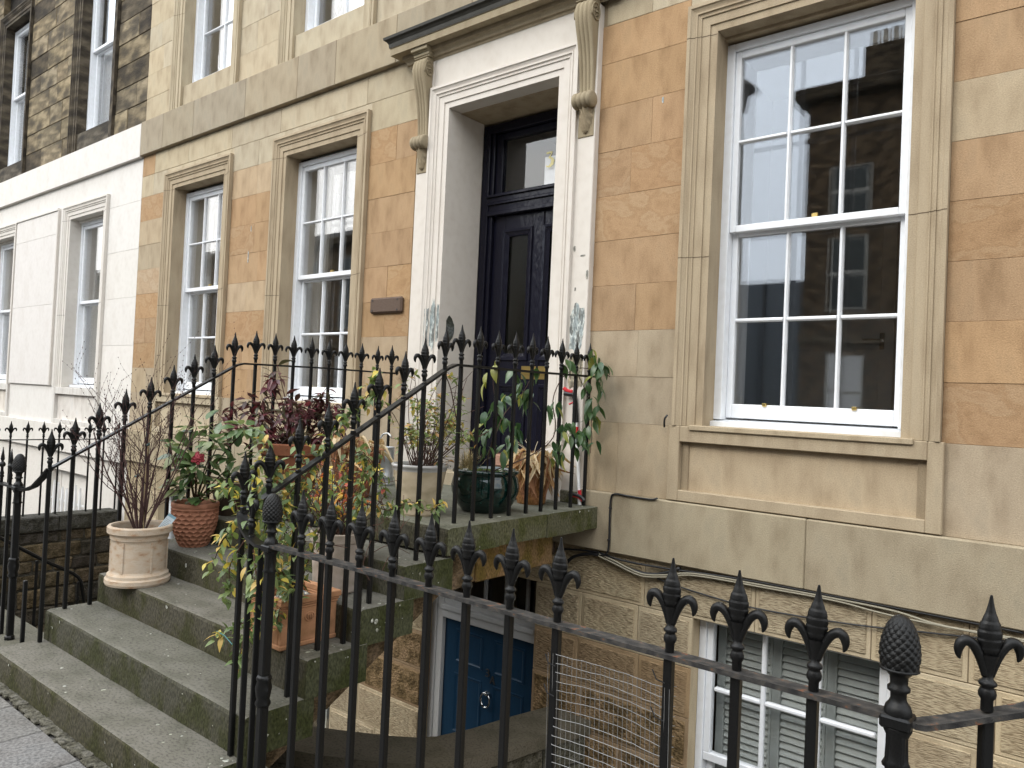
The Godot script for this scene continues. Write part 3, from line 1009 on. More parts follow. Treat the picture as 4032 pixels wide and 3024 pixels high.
func entrance_door(h: Node):
	var navy := Color(0.009, 0.0085, 0.019)
	var o := holder("entrance_door", h)
	var f := MB.new()
	f.col = navy
	var z := -4.578
	f.box(Vector3(-4.205, 0.97, z - 0.12), Vector3(-4.135, 3.81, z), 0.004)
	f.box(Vector3(-4.136, 0.97, z - 0.12), Vector3(-4.10, 3.80, z - 0.02), 0.006)
	f.box(Vector3(-3.225, 0.97, z - 0.12), Vector3(-3.155, 3.81, z), 0.004)
	f.box(Vector3(-3.26, 0.97, z - 0.12), Vector3(-3.224, 3.80, z - 0.02), 0.006)
	f.box(Vector3(-4.136, 3.74, z - 0.12), Vector3(-3.224, 3.81, z - 0.001), 0.004)
	for q in [[3.07, 3.10, 0.002], [3.10, 3.155, -0.012], [3.155, 3.175, 0.006], [3.175, 3.215, 0.0], [3.215, 3.235, 0.018]]:
		f.box(Vector3(-4.14, q[0], z - 0.11), Vector3(-3.22, q[1], z + q[2]), 0.003)
	part("frame", f, M.navy, o)
	var fl := MB.new()
	fl.col = navy
	fl.box(Vector3(-4.10, 3.235, z - 0.1), Vector3(-4.03, 3.74, z - 0.045), 0.004)
	fl.box(Vector3(-3.33, 3.235, z - 0.1), Vector3(-3.26, 3.74, z - 0.045), 0.004)
	fl.box(Vector3(-4.03, 3.69, z - 0.1), Vector3(-3.33, 3.74, z - 0.045), 0.004)
	fl.box(Vector3(-4.03, 3.235, z - 0.1), Vector3(-3.33, 3.262, z - 0.045), 0.004)
	part("fanlight_frame", fl, M.navy, o)
	var gm := BoxMesh.new()
	gm.size = Vector3(0.7, 0.44, 0.003)
	part("fanlight_pane", gm, M.glass, o, Vector3(-3.68, 3.475, z - 0.07))
	# gilt 3 on the fanlight, a pale sheet behind the glass
	var t := MB.new()
	var pts := [Vector2(-0.030, 0.055), Vector2(-0.020, 0.052), Vector2(0.026, 0.055), Vector2(0.010, 0.030), Vector2(-0.006, 0.012), Vector2(0.016, 0.010), Vector2(0.031, -0.006), Vector2(0.033, -0.026), Vector2(0.020, -0.046), Vector2(-0.004, -0.056), Vector2(-0.030, -0.048)]
	var wd := [0.006, 0.009, 0.005, 0.004, 0.006, 0.008, 0.014, 0.016, 0.013, 0.008, 0.004]
	for i in pts.size() - 1:
		var d: Vector2 = (pts[i + 1] - pts[i]).normalized().orthogonal()
		t.prism(PackedVector2Array([pts[i] + d * wd[i], pts[i] - d * wd[i], pts[i + 1] - d * wd[i + 1], pts[i + 1] + d * wd[i + 1]]), 0, 0.0008 + 0.0001 * i)
	part("number_3", t, M.gold, o, Vector3(-3.575, 3.46, z - 0.067))
	boxpart("paper_sheet", Vector3(-3.635, 3.25, z - 0.092), Vector3(-3.37, 3.492, z - 0.09), M.blind, o)
	# door leaf
	var zl := z - 0.055
	var d := MB.new()
	d.col = navy
	var x0 := -4.10
	var x1 := -3.26
	var gl := [[-3.985, 1.915, -3.70, 2.945], [-3.58, 1.915, -3.365, 2.945]]
	d.box(Vector3(x0, 0.97, zl - 0.045), Vector3(-3.985, 3.068, zl), 0.003)
	d.box(Vector3(-3.70, 0.97, zl - 0.045), Vector3(-3.58, 3.068, zl), 0.003)
	d.box(Vector3(-3.365, 0.97, zl - 0.045), Vector3(x1, 3.068, zl), 0.003)
	for g in gl:
		d.box(Vector3(g[0], 2.945, zl - 0.045), Vector3(g[2], 3.068, zl - 0.0006), 0.003)
		d.box(Vector3(g[0], 1.715, zl - 0.045), Vector3(g[2], 1.915, zl - 0.0006), 0.003)
		d.box(Vector3(g[0], 0.97, zl - 0.045), Vector3(g[2], 1.16, zl - 0.0006), 0.003)
		d.box(Vector3(g[0], 1.16, zl - 0.045), Vector3(g[2], 1.715, zl - 0.016), 0.003)
		panel_frame(d, g[0] - 0.012, g[1] - 0.012, g[2] + 0.012, g[3] + 0.012, zl, 0.06, 0.014)
		panel_frame(d, g[0] - 0.012, 1.15, g[2] + 0.012, 1.725, zl, 0.06, 0.014)
	d.box(Vector3(-3.605, 1.0, zl - 0.01), Vector3(-3.585, 3.06, zl + 0.009), 0.005)
	part("door_leaf", d, M.navy, o)
	for g in gl:
		# reeded glass: fine upright ribs
		var rg := MB.new()
		rg.sg = 1
		var n := 36
		for i in n:
			var va := []
			for k in 2:
				var tt := float(i + k) / n
				var zz := zl - 0.026 + 0.0016 * (1 if (i + k) % 2 else 0)
				va.append(Vector3(lerpf(g[0] + 0.03, g[2] - 0.03, tt), g[1] + 0.03, zz))
				va.append(Vector3(lerpf(g[0] + 0.03, g[2] - 0.03, tt), g[3] - 0.03, zz))
			rg.quad(va[0], va[2], va[3], va[1])
		part("reeded_pane", rg, M.reeded, o)
	var lp := MB.new()
	lp.box(Vector3(-3.75, 1.762, zl - 0.002), Vector3(-3.49, 1.864, zl + 0.003), 0.002)
	lp.box(Vector3(-3.725, 1.795, zl + 0.002), Vector3(-3.515, 1.838, zl + 0.008), 0.003)
	part("letter_plate", lp, M.brass, o)
	boxpart("threshold", Vector3(-4.21, 0.93, -4.75), Vector3(-3.15, 0.985, -4.30), M.tread1, o, Color(0.28, 0.26, 0.22), 0.008)
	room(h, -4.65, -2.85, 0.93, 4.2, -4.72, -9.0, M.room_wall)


func furrow_block(parent: Node, x0: float, x1: float, y0: float, y1: float, col: Color, tooled: bool, z := WZ):
	# a basement stone: smooth drafted margin round a panel of wavy tooling
	var g := 0.0018
	var mid := Vector3((x0 + x1) / 2, (y0 + y1) / 2, z)
	var w := (x1 - x0) / 2 - g
	var hh := (y1 - y0) / 2 - g
	var a := MB.new()
	a.col = col
	a.box(Vector3(-w, -hh, -0.1), Vector3(w, hh, rng.randf_range(-0.002, 0.001)), 0.003)
	var mesh := a.mesh()
	var b := MB.new()
	b.col = col * (Color(0.95, 0.95, 0.94) if tooled else Color(0.9, 0.86, 0.82))
	var e := 0.022
	b.box(Vector3(-w + e, -hh + e, -0.05), Vector3(w - e, hh - e, 0.006), 0.004)
	mesh = b.mesh(mesh)
	mesh.surface_set_material(0, pick("stone"))
	mesh.surface_set_material(1, pick("furrow") if tooled else pick("rubble"))
	part("stone", mesh, null, parent, mid)


func basement(h: Node):
	# base course of long smooth stones
	var xs := [-9.46, -8.3, -7.0, -5.9, -4.75, -3.6, -2.583, -1.374, -0.1, 1.2, 2.6]
	for i in 10:
		boxpart("base_course_stone", Vector3(xs[i] + 0.0009, 0.664, WZ - 0.12), Vector3(xs[i + 1] - 0.0009, 1.036, WZ + 0.045), pick("stone"), h, vary(GREYTAN * Color(1.1, 1.1, 1.12), 0.04), 0.006)
	# jointed, tooled stones below, round a door and windows
	var B := Color(0.55, 0.45, 0.30)
	var rows := [0.662, 0.362, 0.067, -0.228, -0.523, -0.818, -1.113, -1.41, -1.7, -2.0]
	var spans := [[-9.46, -8.65], [-7.55, -6.43], [-5.36, -4.252], [-3.188, -2.022], [-0.94, 2.6]]
	for r in 9:
		var ya: float = rows[r + 1]
		var yb: float = rows[r]
		for s in (spans if r else [[-9.46, 2.6]]):
			var x: float = s[0]
			while x < s[1] - 0.02:
				var w := rng.randf_range(0.36, 0.72)
				if r == 0 and x > -3.3 and x < -2.3:
					w = 0.7
				if s[1] - x - w < 0.25:
					w = s[1] - x
				var k := B
				var tool := true
				if s[0] < -3 and s[0] > -6 and r in [3, 4] or (s[0] == -3.188 and r == 3 and x < -3.0):
					k = ORANGE * Color(0.85, 0.9, 0.95)
					tool = false
				elif s[0] == -3.188 and r == 2:
					k = Color(0.40, 0.28, 0.16)
				furrow_block(h, x, minf(x + w, s[1]), ya, yb, vary(k, 0.05), tool, WZ - 0.004)
				x += w
	for s in spans:
		boxpart("wall_core", Vector3(s[0] + 0.03, -2.05, -4.7), Vector3(s[1] - 0.03, 0.36, WZ - 0.012), M.trim, h, TAN * Color(0.8, 0.8, 0.8))
	boxpart("wall_core", Vector3(-9.46, 0.368, -4.7), Vector3(2.6, 0.66, WZ - 0.012), M.trim, h, TAN * Color(0.8, 0.8, 0.8))
	# windows with louvred shutters
	for cx: float in [-1.481, -5.895, -8.1]:
		var half := 0.541 if cx > -2 else 0.535
		var sw := holder("basement_window", h)
		var m := MB.new()
		for s in [-1, 1]:
			boxpart("reveal", Vector3(cx + s * half, -1.5, WZ - 0.16), Vector3(cx + s * (half + 0.012), 0.362, WZ - 0.01), M.trim, sw, B, 0.0)
		var f := MB.new()
		f.col = WINDOW_WHITE
		var z := WZ - 0.10
		f.box(Vector3(cx - half, -1.5, z - 0.12), Vector3(cx - half + 0.045, 0.36, z), 0.004)
		f.box(Vector3(cx + half - 0.045, -1.5, z - 0.12), Vector3(cx + half, 0.36, z), 0.004)
		f.box(Vector3(cx - half + 0.045, 0.33, z - 0.12), Vector3(cx + half - 0.045, 0.36, z - 0.001), 0.004)
		f.box(Vector3(cx - half + 0.045, -0.478, z - 0.06), Vector3(cx + half - 0.045, -0.43, z - 0.012), 0.004)
		f.box(Vector3(cx - half + 0.045, -0.43, z - 0.06), Vector3(cx - half + 0.085, 0.33, z - 0.012), 0.004)
		f.box(Vector3(cx + half - 0.085, -0.43, z - 0.06), Vector3(cx + half - 0.045, 0.33, z - 0.012), 0.004)
		f.box(Vector3(cx - half + 0.045, -1.5, z - 0.11), Vector3(cx - half + 0.085, -0.45, z - 0.062), 0.004)
		f.box(Vector3(cx + half - 0.085, -1.5, z - 0.11), Vector3(cx + half - 0.045, -0.45, z - 0.062), 0.004)
		part("frame", f, M.white_paint, sw)
		var ga := cx - half + 0.085
		var gb := cx + half - 0.085
		for k in [1, 2]:
			var x := lerpf(ga, gb, k / 3.0)
			boxpart("glazing_bar", Vector3(x - 0.012, -0.43, z - 0.05), Vector3(x + 0.012, 0.33, z - 0.014), M.white_paint, sw, WINDOW_WHITE, 0.006)
		for k in 3:
			boxpart("glazing_bar", Vector3(lerpf(ga, gb, k / 3.0) + 0.0125, -0.066, z - 0.05), Vector3(lerpf(ga, gb, (k + 1) / 3.0) - 0.0125, -0.042, z - 0.015), M.white_paint, sw, WINDOW_WHITE, 0.006)
			for r in 2:
				var pm := BoxMesh.new()
				pm.size = Vector3((gb - ga) / 3, 0.38, 0.003)
				part("pane", pm, M.glass, sw, Vector3(lerpf(ga, gb, (k + 0.5) / 3.0), 0.14 - r * 0.38, z - 0.036))
		var lp := BoxMesh.new()
		lp.size = Vector3(gb - ga, 1.03, 0.003)
		part("pane", lp, M.glass, sw, Vector3(cx, -0.97, z - 0.085))
		var G := Color(0.345, 0.37, 0.355)
		for k in 3:
			var xa := lerpf(ga, gb, k / 3.0) + (0.012 if k else -0.02)
			var xb := lerpf(ga, gb, (k + 1) / 3.0) + (0.01 if k < 2 else 0.03)
			var sm := MB.new()
			sm.col = G
			var zs := z - 0.13
			sm.box(Vector3(xa, -1.5, zs - 0.03), Vector3(xa + 0.05, 0.34, zs), 0.003)
			sm.box(Vector3(xb - 0.016, -1.5, zs - 0.03), Vector3(xb, 0.34, zs), 0.003)
			sm.box(Vector3(xa + 0.05, 0.29, zs - 0.03), Vector3(xb - 0.016, 0.34, zs - 0.001), 0.003)
			part("shutter_frame", sm, M.shutter, sw)
			if cx > -6:
				var slat := MB.new()
				slat.col = G
				slat.box(Vector3(-(xb - xa - 0.066) / 2, -0.0195, -0.004), Vector3((xb - xa - 0.066) / 2, 0.0195, 0.004), 0.003)
				var sl := slat.mesh()
				for q in 26:
					part("slat", sl, M.shutter, sw, Vector3((xa + 0.05 + xb - 0.016) / 2, 0.27 - q * 0.041, zs - 0.018), Basis(Vector3.RIGHT, -0.62 + rng.randf_range(-0.02, 0.02)))
		boxpart("shutter_backing", Vector3(cx - half, -1.5, z - 0.26), Vector3(cx + half, 0.36, z - 0.25), M.room_floor, sw)
		boxpart("sill_stone", Vector3(cx - half - 0.06, -1.6, WZ - 0.2), Vector3(cx + half + 0.06, -1.502, WZ + 0.05), M.trim, sw, B)
	# door under the platt
	var d := holder("basement_door", h)
	var z := -4.285
	var blue := Color(0.012, 0.045, 0.088)
	var lw := Color(0.56, 0.56, 0.55)
	var f := MB.new()
	f.col = lw
	f.box(Vector3(-4.252, -1.95, z - 0.10), Vector3(-4.205, 0.36, z + 0.0), 0.003)
	f.box(Vector3(-4.205, -1.95, z - 0.10), Vector3(-4.145, 0.36, z - 0.012), 0.003)
	f.box(Vector3(-3.235, -1.95, z - 0.10), Vector3(-3.188, 0.36, z - 0.012), 0.003)
	f.box(Vector3(-4.145, -0.095, z - 0.10), Vector3(-3.235, -0.03, z + 0.004), 0.003)
	f.box(Vector3(-4.145, -0.03, z - 0.10), Vector3(-3.235, 0.005, z + 0.02), 0.003)
	f.box(Vector3(-4.145, 0.005, z - 0.10), Vector3(-3.235, 0.045, z - 0.02), 0.003)
	part("frame", f, M.white_paint, d)
	for k in 4:
		boxpart("fanlight_bar", Vector3(-3.97 + k * 0.2, 0.045, z - 0.07), Vector3(-3.945 + k * 0.2, 0.36, z - 0.045), M.white_paint, d, lw * Color(0.6, 0.6, 0.6), 0.003)
	var pm := BoxMesh.new()
	pm.size = Vector3(0.91, 0.32, 0.003)
	part("fanlight_pane", pm, M.glass, d, Vector3(-3.69, 0.205, z - 0.08))
	var lf := MB.new()
	lf.col = blue
	var zl := z - 0.045
	lf.box(Vector3(-4.145, -1.95, zl - 0.05), Vector3(-3.235, -0.097, zl), 0.003)
	for q in [[-4.03, -0.42, -3.75, -0.17], [-3.64, -0.42, -3.35, -0.17], [-4.03, -0.95, -3.75, -0.50], [-3.64, -0.95, -3.35, -0.50], [-4.03, -1.75, -3.75, -1.05], [-3.64, -1.75, -3.35, -1.05]]:
		panel_frame(lf, q[0], q[1], q[2], q[3], zl + 0.001, 0.035, 0.006)
	part("door_leaf", lf, M.blue_door, d)
	for q in [["3", -3.705, -0.435], ["A", -3.655, -0.475]]:
		var tm := TextMesh.new()
		var fo := SystemFont.new()
		fo.font_names = PackedStringArray(["Droid Sans"])
		tm.font = fo
		tm.text = q[0]
		tm.font_size = 64
		tm.pixel_size = 0.00125
		tm.depth = 0.008
		part("number_" + q[0].to_lower(), tm, plain_mat(Color(0.10, 0.095, 0.09), 0.4, 0.6), d, Vector3(q[1] + 0.015, q[2] + 0.012, zl + 0.006))
	var kn := MB.new()
	kn.sg = 1
	kn.lathe([Vector2(0.0, 0.03), Vector2(0.014, 0.028), Vector2(0.018, 0.02), Vector2(0.02, 0.0)], 12)
	part("knocker_boss", kn, M.chrome, d, Vector3(-3.685, -0.57, zl), Basis(Vector3.RIGHT, PI / 2))
	var ring := MB.new()
	ring.sg = 1
	var rp := []
	for k in 25:
		rp.append(Vector3(sin(TAU * k / 24.0) * 0.042, cos(TAU * k / 24.0) * 0.052 - 0.045, 0.026))
	ring.tube(rp, 0.0075, 8, false)
	part("knocker_ring", ring, M.chrome, d, Vector3(-3.685, -0.57, zl))
	boxpart("passage_back", Vector3(-4.3, -2.0, -5.5), Vector3(-3.1, 0.4, -5.4), M.room_floor, h)
	var fl := MB.new()
	fl.col = Color(0.16, 0.155, 0.145)
	fl.box(Vector3(-20, -2.04, -4.6), Vector3(6, -1.95, -1.46))
	structure(part("area_floor", fl, M.slab))
	# retaining wall under the pavement edge
	var rw := thing("area_retaining_wall", "dark stone retaining wall below the street railings and pavement edge", "wall")
	for i in 34:
		for r in 5:
			var x := -14.4 + i * 0.5 + (0.25 if r % 2 else 0.0)
			boxpart("stone", Vector3(x, -2.0 + r * 0.39, -1.62), Vector3(x + 0.49, -1.615 + r * 0.39, -1.45 - rng.randf() * 0.01), pick("rubble"), rw, vary(Color(0.16, 0.14, 0.115), 0.2), 0.012)
	for k in [[-14.5, -4.73], [-2.66, 2.6]]:
		var x: float = k[0]
		while x < k[1] - 0.05:
			var w := minf(1.1, k[1] - x)
			rough_slab("plinth_stone", Vector3(x + 0.002, -0.05, -1.78), Vector3(x + w - 0.002, 0.105, -1.462), [pick("tread"), pick("riser")], rw, vary(Color(0.15, 0.145, 0.125), 0.06))
			x += w


func neighbour():
	var h := thing("neighbour_house", "house next door with soot blackened upper stonework over a white painted ground floor", "house")
	var W := WHITE_LIN
	var S := Color(0.33, 0.285, 0.21)
	var dark := Color(0.085, 0.078, 0.068)
	# white painted ground floor in faintly jointed slabs
	var piers := [[-18.0, -15.07], [-13.63, -11.785], [-10.345, -9.462]]
	var ys := [0.985, 1.49, 2.05, 2.64, 3.23, 3.82, 4.33]
	for p in piers.size():
		for r in 6:
			boxpart("render_slab", Vector3(piers[p][0], ys[r] + 0.0008, WZ - 0.11), Vector3(piers[p][1], ys[r + 1] - 0.0008, WZ + rng.randf_range(-0.001, 0.001)), M.white_wall, h, vary(W, 0.02, 0.01), 0.0015)
		boxpart("wall_core", Vector3(piers[p][0] - 0.1, -2, -4.8), Vector3(piers[p][1] + (0.1 if p < 2 else 0.0), 4.33, WZ - 0.1), M.white_wall, h, W)
	for cx: float in [-14.35, -11.065]:
		architrave(h, cx, 1.49, 4.01, M.white_wall, W * Color(0.93, 0.92, 0.9), "architrave", 0.72)
		var sw := sash_window(h, cx, 1.487, 3.80, 0.54, 1, 1)
		curtain(sw, cx - 0.5, cx - 0.15, 1.56, 3.78, WZ - 0.34)
		curtain(sw, cx + 0.3, cx + 0.5, 1.56, 3.78, WZ - 0.34)
		apron(h, cx, 0.985, 1.487, W)
		boxpart("render_slab", Vector3(cx - 0.72, 4.012, WZ - 0.11), Vector3(cx + 0.72, 4.33, WZ - 0.001), M.white_wall, h, W, 0.0015)
		boxpart("wall_core", Vector3(cx - 0.9, -2, -4.8), Vector3(cx + 0.9, 1.44, WZ - 0.112), M.white_wall, h, W)
		boxpart("wall_core", Vector3(cx - 0.9, 3.8, -4.8), Vector3(cx + 0.9, 4.33, WZ - 0.112), M.white_wall, h, W)
		room(h, cx - 1.2, cx + 1.2, 1.3, 4.4, -4.8, -8)
	# blocked opening between the windows, closed with painted boards
	var by := [1.505, 2.66, 3.66, 3.99]
	for k in 3:
		boxpart("blocking_board", Vector3(-13.60, by[k] + 0.001, WZ - 0.01), Vector3(-11.99, by[k + 1] - 0.001, WZ + 0.03), M.white_wall, h, vary(W * Color(0.97, 0.97, 0.98), 0.015, 0.0), 0.002)
	boxpart("board_trim", Vector3(-13.62, 3.992, WZ - 0.01), Vector3(-11.97, 4.03, WZ + 0.045), M.white_wall, h, W, 0.003)
	boxpart("board_trim", Vector3(-11.985, 1.5, WZ - 0.01), Vector3(-11.955, 4.0, WZ + 0.036), M.white_wall, h, W * Color(0.9, 0.89, 0.87), 0.003)
	for k in [[-18.0, -15.2], [-15.2, -12.4], [-12.4, -9.462]]:
		boxpart("band_stone", Vector3(k[0] + 0.001, 4.335, WZ - 0.1), Vector3(k[1] - 0.001, 4.746, WZ + 0.05), M.white_wall, h, vary(W, 0.015, 0.0), 0.004)
		boxpart("base_stone", Vector3(k[0] + 0.001, 0.615, WZ - 0.11), Vector3(k[1] - 0.001, 0.984, WZ + 0.045), M.white_wall, h, vary(W * Color(0.97, 0.965, 0.95), 0.015, 0.0), 0.005)
	# white harled basement with one barred window
	var base := MB.new()
	base.col = W * Color(0.97, 0.96, 0.94)
	for q in [[-18.0, -11.8, -2.0, 0.612], [-10.6, -9.462, -2.0, 0.612], [-11.8, -10.6, 0.35, 0.612], [-11.8, -10.6, -2.0, -0.9]]:
		base.box(Vector3(q[0], q[2], WZ - 0.25), Vector3(q[1], q[3], WZ - 0.012), 0.002)
	var bw := tex_mat(T.paint, T.coarse_n, Vector3.ONE * 1.6, null, Vector3.ONE, 0.85, 0.35)
	part("basement_wall", base, bw, h)
	var sw := holder("basement_window", h)
	var f := MB.new()
	f.col = WINDOW_WHITE
	f.box(Vector3(-11.8, -0.9, -4.40), Vector3(-11.73, 0.35, -4.35), 0.003)
	f.box(Vector3(-10.67, -0.9, -4.40), Vector3(-10.6, 0.35, -4.35), 0.003)
	f.box(Vector3(-11.73, 0.28, -4.40), Vector3(-10.67, 0.35, -4.351), 0.003)
	f.box(Vector3(-11.23, -0.9, -4.40), Vector3(-11.17, 0.28, -4.352), 0.003)
	part("frame", f, M.white_paint, sw)
	var pm := BoxMesh.new()
	pm.size = Vector3(1.06, 1.18, 0.003)
	part("pane", pm, M.glass, sw, Vector3(-11.2, -0.31, -4.38))
	boxpart("room", Vector3(-11.8, -0.95, -5.2), Vector3(-10.6, 0.4, -5.1), M.room_wall, sw)
	for k in 8:
		var g := MB.new()
		g.col = Color(0.78, 0.78, 0.77)
		var x := -11.72 + k * 0.145
		g.prism(PackedVector2Array([Vector2(x - 0.016, -0.9), Vector2(x + 0.016, -0.9), Vector2(x + 0.02, 0.06), Vector2(x, 0.17 + 0.04 * sin(k * 1.3)), Vector2(x - 0.02, 0.06)]), -4.19, -4.165)
		part("guard_bar", g, M.white_paint, sw)
	boxpart("guard_rail", Vector3(-11.8, -0.06, -4.196), Vector3(-10.6, -0.03, -4.191), M.white_paint, sw, Color(0.78, 0.78, 0.77))
	# blackened upper wall
	var up := [[-18.0, -14.95], [-13.51, -11.775], [-10.345, -9.462]]
	var y := 4.75
	while y < 8.1:
		var y2 := y + 0.295
		for p in up:
			var x: float = p[0]
			while x < p[1] - 0.01:
				var w := rng.randf_range(0.3, 0.95)
				if p[1] - x - w < 0.22:
					w = p[1] - x
				boxpart("stone", Vector3(x + 0.003, y + 0.003, WZ - 0.1), Vector3(x + w - 0.003, y2 - 0.003, WZ + rng.randf_range(-0.004, 0.004)), pick("soot"), h, vary(S * (Color(0.42, 0.41, 0.42) if rng.randf() < 0.18 else Color.WHITE), 0.16), 0.006)
				x += w
		y = y2
	for p in up.size():
		boxpart("wall_core", Vector3(up[p][0] - 0.05, 4.33, -4.8), Vector3(up[p][1] + (0.05 if p < 2 else 0.0), 8.1, WZ - 0.1), M.soot0, h, dark)
	for cx: float in [-14.23, -11.06]:
		architrave(h, cx, 4.75, 7.58, M.soot3, Color(0.13, 0.115, 0.095))
		var w2 := sash_window(h, cx, 5.02, 7.38, 0.535, 1, 1, WZ - 0.13)
		boxpart("blind", Vector3(cx - 0.49, 5.05, WZ - 0.30), Vector3(cx + (0.12 if cx > -12 else 0.46), 7.3, WZ - 0.296), M.blind, w2)
		boxpart("apron_stone", Vector3(cx - 0.534, 4.75, WZ - 0.1), Vector3(cx + 0.534, 5.03, WZ - 0.02), M.soot1, h, Color(0.15, 0.14, 0.125), 0.005)
		boxpart("wall_core", Vector3(cx - 0.9, 7.39, -4.8), Vector3(cx + 0.9, 8.1, WZ - 0.105), M.soot0, h, dark)
		room(h, cx - 1.2, cx + 1.2, 4.8, 8.0, -4.8, -8)
	boxpart("roof_slab", Vector3(-18, 8.1, -9), Vector3(-9.505, 8.3, -4.1), M.soot0, h, dark)
	boxpart("back_wall", Vector3(-18, -2, -9.1), Vector3(-9.505, 8.1, -9), M.soot0, h, dark)
	boxpart("end_wall", Vector3(-18.15, -2, -9.1), Vector3(-18.0, 8.1, WZ), M.soot0, h, dark)


func steps():
	var o := thing("entrance_steps", "worn mossy grey stone steps and landing rising to the navy front door", "steps")
	var tops := [0.145, 0.308, 0.47, 0.625, 0.786]
	var fronts := [-1.448, -1.694, -1.968, -2.248, -2.513]
	for i in 5:
		var bottom: float = -0.2 if i == 0 else tops[i] - 0.165
		var back: float = fronts[i] - 0.325
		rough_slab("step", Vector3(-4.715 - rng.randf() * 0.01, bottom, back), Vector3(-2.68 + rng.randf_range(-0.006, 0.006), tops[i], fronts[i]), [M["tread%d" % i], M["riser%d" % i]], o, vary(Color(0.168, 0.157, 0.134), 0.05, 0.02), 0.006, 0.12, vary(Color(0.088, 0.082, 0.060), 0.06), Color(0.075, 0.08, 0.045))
	var zs := [-2.785, -3.19, -3.62, -4.0, -4.175]
	for i in 4:
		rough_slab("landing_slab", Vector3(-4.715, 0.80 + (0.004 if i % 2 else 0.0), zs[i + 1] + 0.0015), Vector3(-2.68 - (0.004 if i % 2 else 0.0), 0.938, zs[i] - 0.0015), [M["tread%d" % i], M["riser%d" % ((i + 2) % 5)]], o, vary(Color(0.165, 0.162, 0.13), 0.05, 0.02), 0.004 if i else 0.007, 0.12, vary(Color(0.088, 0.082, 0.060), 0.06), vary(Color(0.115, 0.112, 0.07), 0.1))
	boxpart("landing_slab", Vector3(-4.38, 0.80, -4.8), Vector3(-2.98, 0.936, -4.178), M.tread2, o, Color(0.27, 0.255, 0.215), 0.004)
	# sloping soffit of the flight and the brown stones that carry the landing
	var m := MB.new()
	m.col = Color(0.22, 0.155, 0.10)
	m.prism(PackedVector2Array([Vector2(1.50, -0.35), Vector2(1.773, 0.13), Vector2(2.02, 0.30), Vector2(2.29, 0.455), Vector2(2.57, 0.615), Vector2(2.83, 0.785), Vector2(3.05, 0.79), Vector2(3.05, 0.60), Vector2(2.84, 0.58), Vector2(2.02, 0.11), Vector2(1.80, -0.02), Vector2(1.62, -0.40)]), -4.66, -2.77, Transform3D(Basis(Vector3(0, 0, -1), Vector3.UP, Vector3(1, 0, 0)), Vector3.ZERO))
	part("soffit_stone", m, M.rubble0, o)
	var zz := -3.05
	for k in 4:
		var l := [0.13, 0.26, 0.24, 0.23][k] as float
		boxpart("support_stone", Vector3(-3.02, 0.575 + rng.randf() * 0.01, zz - l + 0.003), Vector3(-2.835 + rng.randf_range(-0.01, 0.01), 0.797, zz), M["riser%d" % (k % 5)], o, vary(Color(0.25, 0.16, 0.085), 0.2, 0.1), 0.006, 0.004)
		zz -= l
	boxpart("support_stone", Vector3(-4.6, 0.575, -4.2), Vector3(-3.03, 0.797, -3.06), M.rubble2, o, Color(0.12, 0.09, 0.065), 0.01)
	# pale lichen spots
	var li := MB.new()
	li.col = Color(0.55, 0.56, 0.52)
	for k in 260:
		var st := rng.randi() % 6
		var side := rng.randf() < 0.35
		var y: float = tops[st] if st < 5 else 0.938
		var zf: float = fronts[st] if st < 5 else -2.785
		var at := Vector3(rng.randf_range(-4.68, -2.7), y + 0.0012, zf - rng.randf_range(0.02, 0.22 if st < 5 else 1.3))
		if rng.randf() < 0.45:
			at.x = rng.randf_range(-2.82, -2.69) if rng.randf() < 0.7 else rng.randf_range(-4.7, -4.55)
		var b := Basis()
		if side:
			at = Vector3(rng.randf_range(-4.65, -2.72), y - rng.randf_range(0.02, 0.13), zf + 0.0028)
			b = Basis(Vector3.RIGHT, PI / 2)
			if rng.randf() < 0.5:
				at = Vector3(-2.6765 + 0.0055, y - rng.randf_range(0.01, 0.12), zf - rng.randf_range(0.02, 0.25 if st < 5 else 1.3))
				b = Basis(Vector3.FORWARD, PI / 2)
		var r := 0.003 + pow(rng.randf(), 3.0) * 0.011
		var c := []
		for q in 7:
			var a := TAU * q / 7
			c.append(at + b * (Vector3(cos(a), 0, sin(a)) * r * rng.randf_range(0.6, 1.2)))
		for q in 7:
			li.out_tri(at + b * Vector3(0, 0.001, 0), c[q], c[(q + 1) % 7], b * Vector3.UP)
	part("lichen", li, M.rubble3, o).set_meta("kind", "stuff")


